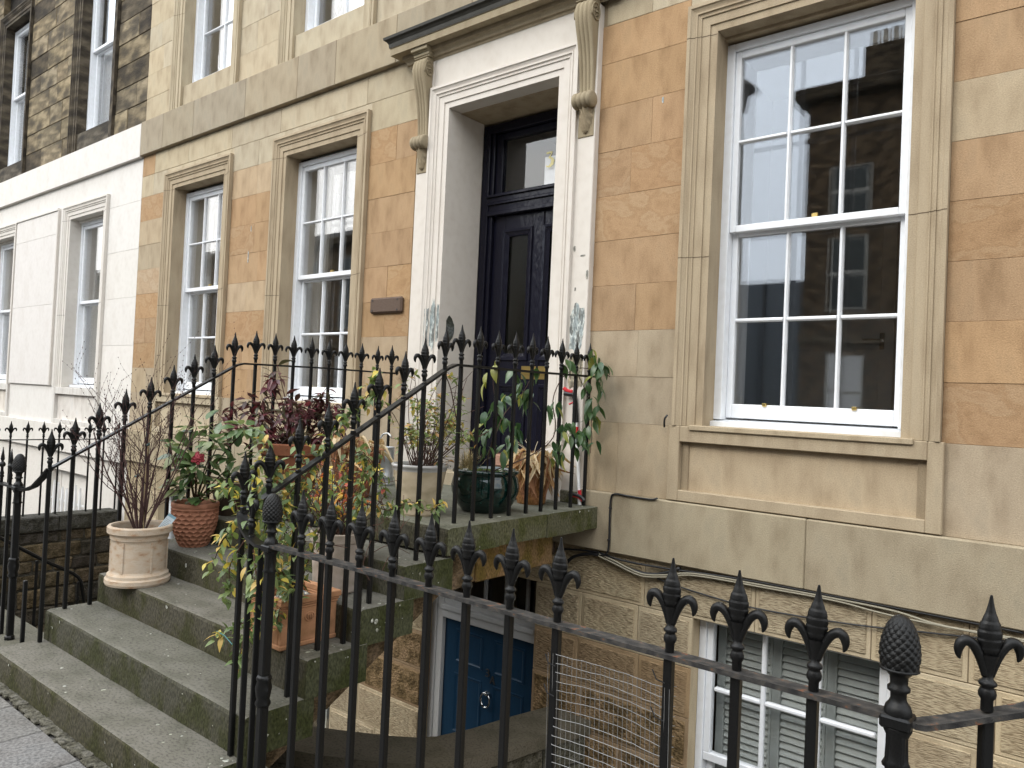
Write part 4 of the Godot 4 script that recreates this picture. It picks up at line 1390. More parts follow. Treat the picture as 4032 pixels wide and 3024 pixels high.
func dividing_wall():
	# low wall with its own railing between the two basement areas
	var o := thing("dividing_wall", "low dark rubble wall with flat coping between the two basement areas", "wall")
	var xp := -9.56
	var z := -4.2
	while z < -1.65:
		var z2 := minf(z + rng.randf_range(0.6, 0.95), -1.6)
		boxpart("coping_stone", Vector3(xp - 0.28, -0.137, z + 0.002), Vector3(xp, 0.035 + rng.randf() * 0.006, z2 - 0.002), pick("rubble"), o, vary(Color(0.085, 0.08, 0.072), 0.1), 0.012)
		z = z2
	var y := -0.139
	while y > -2.0:
		var y2 := maxf(y - rng.randf_range(0.13, 0.24), -2.0)
		z = -4.2
		while z < -1.65:
			var z2 := z + rng.randf_range(0.18, 0.5)
			boxpart("stone", Vector3(xp - 0.26, y2 + 0.006, z + 0.006), Vector3(xp - 0.02 + rng.randf_range(-0.02, 0.012), y - 0.004, minf(z2, -1.6)), pick("rubble"), o, vary(Color(0.155, 0.12, 0.08) if rng.randf() < 0.7 else Color(0.075, 0.065, 0.055), 0.3, 0.08), 0.018, 0.008)
			z = z2
		y = y2
	boxpart("mortar_core", Vector3(xp - 0.24, -2, -4.2), Vector3(xp - 0.045, -0.14, -1.6), M.rubble1, o, Color(0.09, 0.08, 0.07))
	# iron handrail on the steps down to the area
	var hr := thing("area_handrail", "thin black iron handrail sloping down into the left basement area", "handrail")
	var m := MB.new()
	m.sg = 1
	m.col = IRON
	m.tube([Vector3(-8.5, 0.13, -2.45), Vector3(-8.5, 0.04, -2.614), Vector3(-8.5, -0.244, -3.031), Vector3(-8.5, -0.40, -3.29), Vector3(-8.5, -0.45, -3.345), Vector3(-8.5, -0.51, -3.38), Vector3(-8.5, -0.74, -3.42)], 0.018, 8)
	part("rail", m, M.iron, hr)
	for k in 5:
		var zz := -2.55 - k * 0.2
		boxpart("post", Vector3(-8.512, -2.0, zz - 0.012), Vector3(-8.488, 0.115 + (zz + 2.45) * 0.68 + 0.0, zz + 0.012), M.iron, hr, IRON)


func curved_wall():
	# bowed screen wall in front of the basement door
	var inner := [Vector2(-4.6, -2.72), Vector2(-3.914, -2.826), Vector2(-3.839, -2.902), Vector2(-3.644, -3.01), Vector2(-3.427, -3.14), Vector2(-3.295, -3.241), Vector2(-3.224, -3.336), Vector2(-3.15, -3.561), Vector2(-3.10, -3.85), Vector2(-3.02, -4.20)]
	var outer := [Vector2(-4.5, -2.42), Vector2(-3.69, -2.62), Vector2(-3.52, -2.70), Vector2(-3.352, -2.80), Vector2(-3.208, -2.885), Vector2(-3.056, -3.02), Vector2(-2.925, -3.18), Vector2(-2.84, -3.45), Vector2(-2.771, -3.85), Vector2(-2.69, -4.20)]
	var o := thing("curved_area_wall", "curved low stone wall with broad tooled coping in front of the blue basement door", "wall")
	for i in 9:
		var m := MB.new()
		m.col = vary(Color(0.135, 0.115, 0.085), 0.06)
		var a0: Vector2 = inner[i]
		var a1: Vector2 = inner[i + 1]
		var b0: Vector2 = outer[i]
		var b1: Vector2 = outer[i + 1]
		var mid := (a0 + b1) / 2
		m.prism(PackedVector2Array([a0 - mid, a1 - mid, b1 - mid, b0 - mid]), 0.0, 0.085, Transform3D(Basis(Vector3(1, 0, 0), Vector3(0, 0, 1), Vector3(0, 1, 0)), Vector3.ZERO))
		part("coping_stone", m, pick("tread"), o, Vector3(mid.x, -0.52, mid.y))
		var y := -0.522
		var r := 0
		while y > -1.95:
			var hgt := rng.randf_range(0.12, 0.2)
			var cnt := 1 + rng.randi() % 2
			for k in cnt:
				var q0 := b0.lerp(b1, float(k) / cnt)
				var q1 := b0.lerp(b1, float(k + 1) / cnt)
				var c := (q0 + q1) / 2
				var dir := (q1 - q0).normalized()
				var s := MB.new()
				s.col = vary(Color(0.17, 0.155, 0.125), 0.25)
				var L := q0.distance_to(q1) / 2
				s.box(Vector3(-L + 0.005, -hgt + 0.006, -0.16), Vector3(L - 0.003, 0, -0.03 + rng.randf_range(-0.012, 0.012)), 0.02, 0.008, rng)
				part("stone", s, pick("rubble"), o, Vector3(c.x, y, c.y), Basis(Vector3(dir.x, 0, dir.y), Vector3.UP, Vector3(dir.x, 0, dir.y).cross(Vector3.UP)))
			y -= hgt


func far_side():
	# the terraces across the street: seen only in the window glass
	var D := 12.0
	var rowsA := [[-7.2, 24.0, 10.75, "dark soot stained tenement across the street, nearest the lamp post"], [-64.0, -18.0, 8.8, "long dark terrace further down the far side of the street"]]
	for q in rowsA:
		var h := thing("far_tenement", q[3], "building")
		var x0: float = q[0]
		var x1: float = q[1]
		var top: float = q[2]
		boxpart("wall", Vector3(x0, 0, D), Vector3(x1, top - 0.8, D + 8), M.soot1, h, Color(0.20, 0.155, 0.11))
		boxpart("cornice", Vector3(x0 - 0.3, top - 0.8, D - 0.4), Vector3(x1 + 0.3, top - 0.45, D + 8.2), M.soot2, h, Color(0.13, 0.11, 0.09), 0.05)
		var rf := MB.new()
		rf.col = Color(0.05, 0.05, 0.052)
		rf.prism(PackedVector2Array([Vector2(D - 0.2, top - 0.45), Vector2(D + 4, top + 1.2), Vector2(D + 8, top - 0.45)]), -x0, -x1, Transform3D(Basis(Vector3(0, 0, 1), Vector3.UP, Vector3(-1, 0, 0)), Vector3.ZERO))
		part("roof", rf, M.soot3, h)
		var nb := int((x1 - x0) / 2.4)
		for i in nb:
			var cx := x0 + 1.15 + i * 2.4
			for s in 3:
				var wy: float = [1.2, 4.3, 6.75][s]
				if top < 9.5 and s == 2:
					wy = 6.1
				var hh: float = [2.0, 1.95, 1.35][s]
				var w := holder("window", h, Vector3(cx, wy, D))
				boxpart("frame", Vector3(-0.46, 0, -0.02), Vector3(0.46, hh, 0.0), M.white_paint, w, Color(0.4, 0.4, 0.38), 0.0)
				for k in 2:
					boxpart("pane", Vector3(-0.4, 0.06 + k * hh / 2, -0.024), Vector3(0.4, hh / 2 - 0.03 + k * hh / 2, -0.021), M.navy if (i + s) % 3 else M.blind, w, Color(0.05, 0.06, 0.065))
			boxpart("string_course", Vector3(cx - 1.2, 3.5, D - 0.08), Vector3(cx + 1.2, 3.75, D), M.soot0, h, Color(0.2, 0.17, 0.13))
		for k in int((x1 - x0) / 9.0):
			var cx := x0 + 1.3 + k * 9.0
			boxpart("chimney", Vector3(cx - 0.6, top - 0.3, D + 2.2), Vector3(cx + 0.6, top + 1.5, D + 3.0), M.soot2, h, Color(0.16, 0.13, 0.1))
			for c in 4:
				var cp := CylinderMesh.new()
				cp.top_radius = 0.10
				cp.bottom_radius = 0.12
				cp.height = 0.6
				cp.radial_segments = 10
				part("chimney_pot", cp, M.soot4, h, Vector3(cx - 0.42 + c * 0.28, top + 1.75, D + 2.6))
	var b := thing("low_building", "low grey blue glazed building in the gap between the far terraces", "building")
	boxpart("wall", Vector3(-30, 0, 26), Vector3(-9, 7.6, 34), M.white_paint, b, Color(0.16, 0.19, 0.23))
	for k in 12:
		boxpart("mullion", Vector3(-29.6 + k * 1.75, 0.5, 25.9), Vector3(-29.45 + k * 1.75, 7.6, 26), M.white_paint, b, Color(0.09, 0.10, 0.11))
	var l := thing("street_lamp", "tall black street lamp on the kerb, mirrored in the right window", "street lamp", Vector3(-4.28, 0, 0.93))
	var m := MB.new()
	m.sg = 1
	m.col = IRON
	m.lathe([Vector2(0.10, 0), Vector2(0.10, 0.9), Vector2(0.055, 1.0), Vector2(0.05, 5.2), Vector2(0.03, 5.6), Vector2(0.0, 5.6)], 12)
	part("post", m, M.iron, l)
	var hd := MB.new()
	hd.col = IRON
	hd.sg = 1
	hd.lathe([Vector2(0.0, 6.12), Vector2(0.05, 6.05), Vector2(0.20, 5.92), Vector2(0.21, 5.88), Vector2(0.12, 5.86), Vector2(0.08, 5.6), Vector2(0.0, 5.6)], 14)
	part("lantern", hd, M.iron, l)


# ---------------------------------------------------------------- railings
var spear: ArrayMesh
var cone: ArrayMesh


func make_spear() -> ArrayMesh:
	var m := MB.new()
	m.col = IRON
	m.sg = 1
	var kx := 1.0
	# neck, bulb and collar
	m.lathe([Vector2(0.0105, 0.0), Vector2(0.0105, 0.02), Vector2(0.0145, 0.026), Vector2(0.0155, 0.033), Vector2(0.0125, 0.041), Vector2(0.0105, 0.045), Vector2(0.0150, 0.0475), Vector2(0.0158, 0.052), Vector2(0.013, 0.056), Vector2(0.0092, 0.059), Vector2(0.0095, 0.07), Vector2(0.0125, 0.085), Vector2(0.0165, 0.099), Vector2(0.0175, 0.105)], 10)
	# spear head with folded leaf ridges
	m.sg = 2
	var prof := []
	var hd := [Vector2(0.0140, 0.100), Vector2(0.0180, 0.113), Vector2(0.0213, 0.127), Vector2(0.0220, 0.140), Vector2(0.0200, 0.154), Vector2(0.0150, 0.168), Vector2(0.0095, 0.181), Vector2(0.0062, 0.193), Vector2(0.0040, 0.204), Vector2(0.0024, 0.2135)]
	for k in 55:
		var q := k / 54.0 * 9.0
		var i := mini(int(q), 8)
		var c: Vector2 = hd[i].lerp(hd[i + 1], q - i)
		if c.y < 0.176:
			c.x *= 1.0 + 0.10 * (fposmod((c.y - 0.1) * 62.0, 1.0) - 0.55)
		prof.append(c)
	prof.append(Vector2(0, 0.2145))
	m.lathe(prof, 14, Vector3.ZERO, 1.0, 0.75)
	# the two curled leaves
	for s in [-1, 1]:
		m.sg = 3 + s
		var pts := []
		var rad := []
		var ctl := [Vector2(0.005, 0.064), Vector2(0.012, 0.087), Vector2(0.020, 0.106), Vector2(0.030, 0.121), Vector2(0.042, 0.128), Vector2(0.0515, 0.124), Vector2(0.0565, 0.112), Vector2(0.056, 0.100), Vector2(0.053, 0.093)]
		var rr := [0.007, 0.0085, 0.0096, 0.0106, 0.0112, 0.0108, 0.0090, 0.0055, 0.0015]
		for k in 33:
			var q := k / 4.0
			var i := mini(int(q), 7)
			var f := q - i
			var p0: Vector2 = ctl[maxi(i - 1, 0)]
			var p3: Vector2 = ctl[mini(i + 2, 8)]
			var c: Vector2 = ctl[i].cubic_interpolate(ctl[i + 1], p0, p3, f)
			pts.append(Vector3(s * c.x, c.y, 0))
			rad.append(lerpf(rr[i], rr[i + 1], f))
		m.tube(pts, rad, 10, true, 0.9)
	return m.mesh()


func make_cone() -> ArrayMesh:
	var m := MB.new()
	m.col = IRON
	m.sg = 1
	m.lathe([Vector2(0.024, 0.0), Vector2(0.025, 0.008), Vector2(0.022, 0.018), Vector2(0.017, 0.024), Vector2(0.0145, 0.03), Vector2(0.0145, 0.042), Vector2(0.020, 0.046), Vector2(0.0205, 0.052), Vector2(0.0155, 0.057), Vector2(0.0165, 0.072), Vector2(0.026, 0.083), Vector2(0.036, 0.086), Vector2(0.034, 0.090), Vector2(0.0, 0.090)], 14)
	m.sg = -1
	var nu := 78
	var nv := 52
	var P := []
	for j in nv + 1:
		var t := float(j) / nv
		var r := 0.0345 * sqrt(maxf(0.0, 1.0 - pow((t - 0.22) / 0.78, 2.0))) if t > 0.22 else lerpf(0.031, 0.0345, t / 0.22)
		var row := []
		for i in nu:
			var a := TAU * i / nu
			var u := a * 13 / TAU * 2.0
			var v := t * 13.0
			var k := absf(sin(PI * (u * 0.5 + v * 0.5))) * absf(sin(PI * (u * 0.5 - v * 0.5)))
			var r2 := r * (1.0 + 0.10 * sqrt(k) - 0.03)
			row.append(Vector3(cos(a) * r2, 0.088 + t * 0.10, sin(a) * r2))
		P.append(row)
	for j in nv:
		for i in nu:
			var i2 := (i + 1) % nu
			m.quad(P[j][i2], P[j][i], P[j + 1][i], P[j + 1][i2])
	return m.mesh()


func baluster(parent: Node, at: Vector3, rail: float, along: Vector3, tilt := true, size := 0.0205, sc := 1.0):
	var hgt := rail - at.y
	var m := MB.new()
	m.col = IRON
	m.box(Vector3(-size / 2, 0, -size / 2), Vector3(size / 2, hgt, size / 2), 0.003)
	var b := Basis(along.normalized(), Vector3.UP, along.normalized().cross(Vector3.UP))
	b = b.rotated(Vector3.UP, rng.randf_range(-0.06, 0.06))
	var o := part("baluster", m, M.iron, parent, at, b)
	if sc > 0:
		var tw := Basis(Vector3.UP, rng.randf_range(-0.30, 0.30) if tilt else 0.0) * Basis(Vector3(0, 0, 1), rng.randf_range(-0.02, 0.02))
		part("finial", spear, M.iron, o, Vector3(0, hgt + 0.006, 0), tw.scaled(Vector3.ONE * sc))


func bar(parent: Node, pts: Array, w: float, t: float, mat: Material, called := "top_rail"):
	# flat bar through points: w across (level), t thick
	var m := MB.new()
	m.col = IRON if mat == M.iron else Color(0.9, 0.9, 0.9)
	var rings := []
	for i in pts.size():
		var d: Vector3 = (pts[mini(i + 1, pts.size() - 1)] - pts[maxi(i - 1, 0)]).normalized()
		var s := d.cross(Vector3.UP).normalized() * w / 2
		var u := s.cross(d).normalized() * t / 2
		rings.append([pts[i] - s - u, pts[i] + s - u, pts[i] + s + u, pts[i] - s + u])
	for i in pts.size() - 1:
		for k in 4:
			var a: Array = rings[i]
			var b: Array = rings[i + 1]
			var c: Vector3 = (pts[i] + pts[i + 1]) / 2
			m.out_quad(a[k], a[(k + 1) % 4], b[(k + 1) % 4], b[k], (a[k] + a[(k + 1) % 4] + b[k] + b[(k + 1) % 4]) / 4 - c)
	var e: Array = rings[0]
	m.out_quad(e[0], e[1], e[2], e[3], pts[0] - pts[1])
	e = rings[-1]
	m.out_quad(e[0], e[1], e[2], e[3], pts[-1] - pts[-2])
	part(called, m, mat, parent)


func newel(parent: Node, at: Vector3, rail: float):
	var o := holder("newel_post", parent, at)
	var hgt := rail - at.y
	var m := MB.new()
	m.col = IRON
	m.box(Vector3(-0.017, 0, -0.017), Vector3(0.017, hgt - 0.01, 0.017), 0.005)
	m.sg = 2
	m.lathe([Vector2(0.019, 0.0), Vector2(0.026, 0.002), Vector2(0.026, 0.02), Vector2(0.02, 0.03), Vector2(0.0, 0.03)], 10)
	m.lathe([Vector2(0.0, 0.36), Vector2(0.024, 0.36), Vector2(0.029, 0.37), Vector2(0.022, 0.385), Vector2(0.026, 0.395), Vector2(0.031, 0.425), Vector2(0.024, 0.45), Vector2(0.029, 0.458), Vector2(0.023, 0.47), Vector2(0.0, 0.47)], 10)
	m.lathe([Vector2(0.0, hgt - 0.085), Vector2(0.026, hgt - 0.085), Vector2(0.021, hgt - 0.075), Vector2(0.019, hgt - 0.03), Vector2(0.026, hgt - 0.016), Vector2(0.026, hgt - 0.008), Vector2(0.0, hgt - 0.008)], 10)
	part("shaft", m, M.iron, o)
	boxpart("socket", Vector3(-0.027, hgt - 0.012, -0.027), Vector3(0.027, hgt + 0.012, 0.027), M.iron, o, IRON, 0.004)
	part("cone_finial", cone, M.iron, o, Vector3(0, hgt + 0.010, 0))


func railings():
	spear = make_spear()
	cone = make_cone()
	var X := Vector3(1, 0, 0)
	var Z := Vector3(0, 0, 1)
	var tops := [0.145, 0.308, 0.47, 0.625, 0.786, 0.938]
	var fronts := [-1.448, -1.694, -1.968, -2.248, -2.513, -2.785]
	# street railing in front of the right hand basement area
	var f := thing("street_railing", "black street railing with rusty flat rail, missing one bar, before the louvred window", "railing")
	for x in [-2.238, -2.08, -1.925, -1.768, -1.608, -1.455, -1.298, -1.14, -0.823, -0.663, -0.502]:
		baluster(f, Vector3(x, 0.10, -1.6), 1.035, X, false, 0.0215)
	bar(f, [Vector3(-2.41, 1.035, -1.6), Vector3(-1.9, 1.037, -1.602), Vector3(-1.2, 1.034, -1.599), Vector3(-0.35, 1.037, -1.6)], 0.042, 0.011, M.rail_top)
	newel(f, Vector3(-2.42, 0.10, -1.6), 1.025)
	newel(f, Vector3(-0.346, 0.10, -1.6), 1.03)
	# next door's flank, starting at the right hand newel
	var g := thing("right_edge_railing", "black iron railing turning back and rising at the right edge beside a cone post", "railing")
	bar(g, [Vector3(-0.337, 1.036, -1.604), Vector3(-0.324, 1.028, -1.612), Vector3(-0.311, 1.026, -1.622), Vector3(-0.272, 1.035, -1.65), Vector3(-0.215, 1.053, -1.685), Vector3(-0.157, 1.072, -1.715), Vector3(-0.10, 1.10, -1.76), Vector3(-0.05, 1.15, -1.85), Vector3(-0.03, 1.25, -2.0), Vector3(-0.03, 1.46, -2.4)], 0.040, 0.011, M.rail_top)
	baluster(g, Vector3(-0.215, 0.10, -1.685), 1.056, Vector3(1, 0, -0.7), false, 0.0215)
	for k in 3:
		baluster(g, Vector3(-0.05, 0.14 + k * 0.15, -1.95 - k * 0.16), 1.23 + k * 0.09, Z)
	# right flank of the steps
	var r := thing("right_stair_railing", "black spear topped railing on the right of the steps, twined with climbers", "railing")
	var zr := [-1.685, -1.797, -1.934, -2.077, -2.215, -2.355, -2.508, -2.641, -2.78]
	var tip := [1.336, 1.375, 1.473, 1.54, 1.637, 1.71, 1.80, 1.873, 1.945]
	for i in 9:
		var y := 0.0
		for k in 6:
			if zr[i] < fronts[k] - 0.005:
				y = tops[k]
		baluster(r, Vector3(-2.752, y, zr[i]), tip[i] - 0.21, Z)
	for z in [-2.922, -3.065, -3.215, -3.369, -3.524, -3.667, -3.817, -3.975, -4.126]:
		baluster(r, Vector3(-2.772, 0.938, z), 1.768, Z, true, 0.020, rng.randf_range(0.96, 1.04))
	var slope := []
	for k in 9:
		slope.append(Vector3(-2.752, lerpf(1.10, 1.745, k / 8.0), lerpf(-1.68, -2.80, k / 8.0)))
	slope.append(Vector3(-2.755, 1.766, -2.86))
	slope.append(Vector3(-2.77, 1.767, -3.5))
	slope.append(Vector3(-2.775, 1.772, -4.17))
	bar(r, slope, 0.040, 0.012, M.iron)
	bar(r, [Vector3(-2.752, 1.10, -1.68), Vector3(-2.70, 1.065, -1.655), Vector3(-2.60, 1.03, -1.63), Vector3(-2.50, 1.022, -1.605), Vector3(-2.43, 1.027, -1.60)], 0.040, 0.012, M.iron)
	baluster(r, Vector3(-2.60, 0.10, -1.632), 1.04, Vector3(1, 0, 0.3), false)
	baluster(r, Vector3(-2.50, 0.10, -1.612), 1.02, Vector3(1, 0, 0.3), false, 0.02, 0.0)
	# left flank
	var l := thing("left_stair_railing", "black spear topped railing on the left of the steps, level along the landing", "railing")
	var zl := [-1.655, -1.773, -1.905, -2.045, -2.189, -2.329, -2.462, -2.595]
	var tl := [1.313, 1.377, 1.465, 1.55, 1.629, 1.712, 1.79, 1.857]
	for i in 8:
		var y := 0.0
		for k in 6:
			if zl[i] < fronts[k] - 0.005:
				y = tops[k]
		baluster(l, Vector3(-4.665, y, zl[i]), tl[i] - 0.212, Z)
	for z in [-2.732, -2.891, -3.041, -3.19, -3.344, -3.499, -3.647, -3.802, -3.96, -4.11]:
		baluster(l, Vector3(-4.665, 0.786 if z > -2.785 else 0.938, z), 1.763 if z < -2.8 else 1.734, Z, true, 0.020, rng.randf_range(0.96, 1.04))
	slope = []
	for k in 9:
		slope.append(Vector3(-4.662, lerpf(1.10, 1.745, k / 8.0), lerpf(-1.655, -2.75, k / 8.0)))
	slope.append(Vector3(-4.665, 1.758, -2.80))
	slope.append(Vector3(-4.665, 1.767, -3.4))
	slope.append(Vector3(-4.665, 1.767, -4.17))
	bar(l, slope, 0.036, 0.012, M.iron)
	bar(l, [Vector3(-4.662, 1.10, -1.655), Vector3(-4.72, 1.05, -1.645), Vector3(-4.80, 0.99, -1.63), Vector3(-4.88, 0.962, -1.612), Vector3(-4.95, 0.965, -1.60)], 0.040, 0.012, M.iron)
	baluster(l, Vector3(-4.76, 0.10, -1.60), 0.475, X, false, 0.02, 0.0)
	newel(l, Vector3(-4.955, 0.10, -1.6), 0.965)
	# street railing beyond it, with slim ball and spike finials
	var s := thing("left_street_railing", "black street railing with slim ball and spike finials at far left", "railing")
	for k in 8:
		var x := -5.09 - k * 0.145
		var m := MB.new()
		m.col = IRON
		m.box(Vector3(-0.0095, 0, -0.0095), Vector3(0.0095, 0.865, 0.0095), 0.002)
		var b := part("baluster", m, M.iron, s, Vector3(x, 0.10, -1.6))
		var fm := MB.new()
		fm.col = IRON
		fm.sg = 1
		fm.lathe([Vector2(0.009, 0), Vector2(0.009, 0.03), Vector2(0.014, 0.035), Vector2(0.010, 0.045), Vector2(0.012, 0.055), Vector2(0.008, 0.07), Vector2(0.008, 0.09), Vector2(0.016, 0.098), Vector2(0.018, 0.108), Vector2(0.014, 0.118), Vector2(0.006, 0.125), Vector2(0.012, 0.14), Vector2(0.008, 0.165), Vector2(0.002, 0.21), Vector2(0, 0.21)], 9)
		part("finial", fm, M.iron, b, Vector3(0, 0.87, 0))
	bar(s, [Vector3(-4.96, 0.965, -1.6), Vector3(-6.3, 0.97, -1.6)], 0.036, 0.011, M.iron)
	# railing on the dividing wall
	var d := thing("dividing_wall_railing", "fine black railing on the low dark wall before the white house", "railing")
	for k in 15:
		baluster(d, Vector3(-9.70, 0.03, -1.87 - k * 0.1655), 0.90, Z, true, 0.018, 0.95)
	bar(d, [Vector3(-9.70, 0.90, -1.75), Vector3(-9.70, 0.898, -4.2)], 0.034, 0.010, M.iron)


func fittings():
	# wooden name board
	var n := thing("name_board", "small weathered brown wooden board with four screw holes on the orange wall", "sign", Vector3(-4.852, 2.331, -4.2))
	boxpart("board", Vector3(-0.197, -0.066, -0.005), Vector3(0.197, 0.066, 0.032), M.wood, n, Color(0.13, 0.088, 0.065), 0.014)
	for sx in [-0.157, 0.15]:
		for sy in [-0.042, 0.042]:
			var s := CylinderMesh.new()
			s.top_radius = 0.008
			s.bottom_radius = 0.008
			s.height = 0.004
			s.radial_segments = 8
			part("screw", s, M.black_plastic, n, Vector3(sx, sy, 0.032), Basis(Vector3.RIGHT, PI / 2))
	# flecks of white paint on the stone
	var house := get_node("townhouse")
	for q in [[-2.36, 3.51, 0.006, 0.02], [-7.01, 2.92, 0.005, 0.06], [-6.98, 3.2, 0.004, 0.03]]:
		flaked(house, q[0], q[1], q[2], q[3], WZ + 0.0032, Color(1.0, 1.0, 1.0))
		house.get_child(house.get_child_count() - 1).name = "paint_fleck"
	# cables
	var c := thing("cable_bundle", "bundle of black and cream cables looping along the wall below the base course", "cables")
	var runs := [[M.black_plastic, 0.011, [Vector3(-2.98, 0.42, -4.17), Vector3(-2.93, 0.52, -4.17), Vector3(-2.85, 0.595, -4.165), Vector3(-2.708, 0.632, -4.17), Vector3(-2.6, 0.615, -4.17), Vector3(-2.45, 0.585, -4.17), Vector3(-2.32, 0.575, -4.17), Vector3(-2.2, 0.60, -4.17), Vector3(-2.1, 0.65, -4.17)]],
		[M.black_plastic, 0.007, [Vector3(-3.0, 0.62, -4.17), Vector3(-2.708, 0.648, -4.168), Vector3(-2.5, 0.63, -4.16), Vector3(-2.2, 0.63, -4.17), Vector3(-1.6, 0.655, -4.17), Vector3(-0.4, 0.655, -4.17)]],
		[M.cream_cable, 0.006, [Vector3(-2.66, 0.64, -4.158), Vector3(-2.55, 0.618, -4.158), Vector3(-2.36, 0.572, -4.16), Vector3(-2.2, 0.59, -4.16), Vector3(-2.0, 0.633, -4.165), Vector3(-1.573, 0.642, -4.168), Vector3(-1.207, 0.645, -4.168), Vector3(-0.932, 0.641, -4.165), Vector3(-0.727, 0.617, -4.165), Vector3(-0.403, 0.624, -4.165), Vector3(0.5, 0.64, -4.165)]],
		[M.cream_cable, 0.005, [Vector3(-2.66, 0.63, -4.15), Vector3(-2.55, 0.605, -4.15), Vector3(-2.36, 0.56, -4.155), Vector3(-2.2, 0.578, -4.158), Vector3(-2.0, 0.622, -4.163), Vector3(-1.573, 0.631, -4.166), Vector3(-1.207, 0.634, -4.166), Vector3(-0.8, 0.615, -4.163), Vector3(0.5, 0.628, -4.163)]]]
	for r in runs:
		var m := MB.new()
		m.sg = 1
		m.tube(smooth(r[2]), r[1], 6)
		part("cable", m, r[0], c)
	var t := thing("slack_cable", "single thin black cable sagging across the tooled basement stones", "cable")
	var m2 := MB.new()
	m2.sg = 1
	m2.tube(smooth([Vector3(-2.25, 0.56, -4.175), Vector3(-2.124, 0.538, -4.18), Vector3(-1.8, 0.51, -4.18), Vector3(-1.568, 0.507, -4.18), Vector3(-1.146, 0.528, -4.18), Vector3(-0.831, 0.561, -4.18), Vector3(-0.492, 0.60, -4.175), Vector3(-0.3, 0.63, -4.17)]), 0.005, 6)
	part("cable", m2, M.black_plastic, t)
	var w := thing("wall_cable", "thin black cable dropping down the base course beside the landing", "cable")
	var m3 := MB.new()
	m3.sg = 1
	m3.tube(smooth([Vector3(-2.256, 1.045, -4.148), Vector3(-2.30, 1.032, -4.147), Vector3(-2.45, 1.034, -4.147), Vector3(-2.555, 1.036, -4.147), Vector3(-2.582, 1.01, -4.149), Vector3(-2.587, 0.92, -4.149), Vector3(-2.585, 0.72, -4.149), Vector3(-2.60, 0.65, -4.15), Vector3(-2.66, 0.635, -4.16)]), 0.0062, 6)
	part("cable", m3, M.black_plastic, w)
	for y in [0.94, 0.74]:
		boxpart("cable_clip", Vector3(-2.597, y, -4.156), Vector3(-2.575, y + 0.008, -4.141), M.black_plastic, w)
	var k := thing("cable_stub", "short curved black cable stub poking out beside the right window frame", "cable")
	var m4 := MB.new()
	m4.sg = 1
	m4.tube(smooth([Vector3(-2.232, 1.475, -4.155), Vector3(-2.232, 1.50, -4.15), Vector3(-2.226, 1.53, -4.145), Vector3(-2.212, 1.55, -4.15)]), 0.006, 6)
	part("cable", m4, M.black_plastic, k)
	# wire mesh guard tied between two bars
	var g := thing("wire_mesh_guard", "sheet of rusting wire mesh tied between two bars of the street railing", "wire mesh")
	var h := MB.new()
	var y := 0.962
	var row := 0
	while y > 0.1:
		var pts := []
		for i in 15:
			var q := i / 14.0
			var sag := sin(q * PI) * (0.012 + 0.018 * sin(row * 0.5)) * clampf(row / 6.0, 0, 1) + rng.randf_range(-0.002, 0.002)
			pts.append(Vector3(lerpf(-1.155, -0.81, q), y + rng.randf_range(-0.0015, 0.0015), -1.584 - sag - (0.03 if i == 0 or i == 14 else 0.0) - sin(q * PI) * 0.018))
		h.tube(pts, 0.0008, 4, false)
		y -= 0.0225
		row += 1
	for i in 27:
		var q := i / 26.0
		var x := lerpf(-1.153, -0.812, q)
		var zz := -1.585 - sin(q * PI) * 0.02
		h.tube([Vector3(x, 0.963, zz), Vector3(x + 0.003, 0.55, zz - 0.01), Vector3(x, 0.1, zz)], 0.0006, 4, false)
	var wires := part("wires", h, M.wire, g)
	wires.set_meta("kind", "stuff")
	for q in [[-1.14, 0.935], [-1.14, 0.86], [-0.835, 0.975], [-0.835, 0.89]]:
		var z := MB.new()
		z.tube([Vector3(q[0] + 0.012, q[1], -1.582), Vector3(q[0] - 0.008, q[1] + 0.004, -1.580), Vector3(q[0] - 0.022, q[1] + 0.022, -1.585)], 0.0016, 5)
		part("cable_tie", z, M.black_plastic, g)
	# long handled dustpan and brush in the corner
	var b := thing("dustpan_set", "red, black and white long handled dustpan propped in the corner by the door", "dustpan")
	var p := MB.new()
	p.tube([Vector3(-2.80, 0.94, -4.12), Vector3(-2.862, 1.47, -4.135)], 0.011, 8)
	part("handle", p, M.white_plastic, b)
	var p2 := MB.new()
	p2.tube([Vector3(-2.862, 1.47, -4.135), Vector3(-2.882, 1.62, -4.135)], 0.0135, 8)
	p2.tube(smooth([Vector3(-2.882, 1.60, -4.135), Vector3(-2.89, 1.645, -4.13), Vector3(-2.92, 1.652, -4.12), Vector3(-2.955, 1.655, -4.115)]), 0.015, 7)
	part("grip", p2, M.black_plastic, b)
	var p3 := MB.new()
	p3.tube(smooth([Vector3(-2.90, 1.668, -4.128), Vector3(-2.93, 1.672, -4.12), Vector3(-2.962, 1.69, -4.115)]), 0.013, 7)
	p3.tube([Vector3(-2.80, 1.0, -4.118), Vector3(-2.803, 1.035, -4.117)], 0.0125, 8)
	p3.tube([Vector3(-2.853, 1.40, -4.133), Vector3(-2.858, 1.44, -4.133)], 0.0122, 8)
	p3.tube([Vector3(-2.885, 1.60, -4.12), Vector3(-2.905, 1.585, -4.10)], 0.006, 6)
	part("collar", p3, M.red_plastic, b)
	for q in [[0.055, M.black_plastic, 0.012], [0.043, M.red_plastic, 0.006]]:
		var pa := []
		for i in 9:
			var a := PI * (0.12 + 0.55 * i / 8.0)
			pa.append(Vector3(-2.81 + cos(a) * q[0] * 1.5 - 0.02, 0.955 + sin(a) * q[0] * 0.9, -4.10))
		var pm := MB.new()
		pm.tube(pa, q[2], 7)
		part("pan_lip", pm, q[1], b)


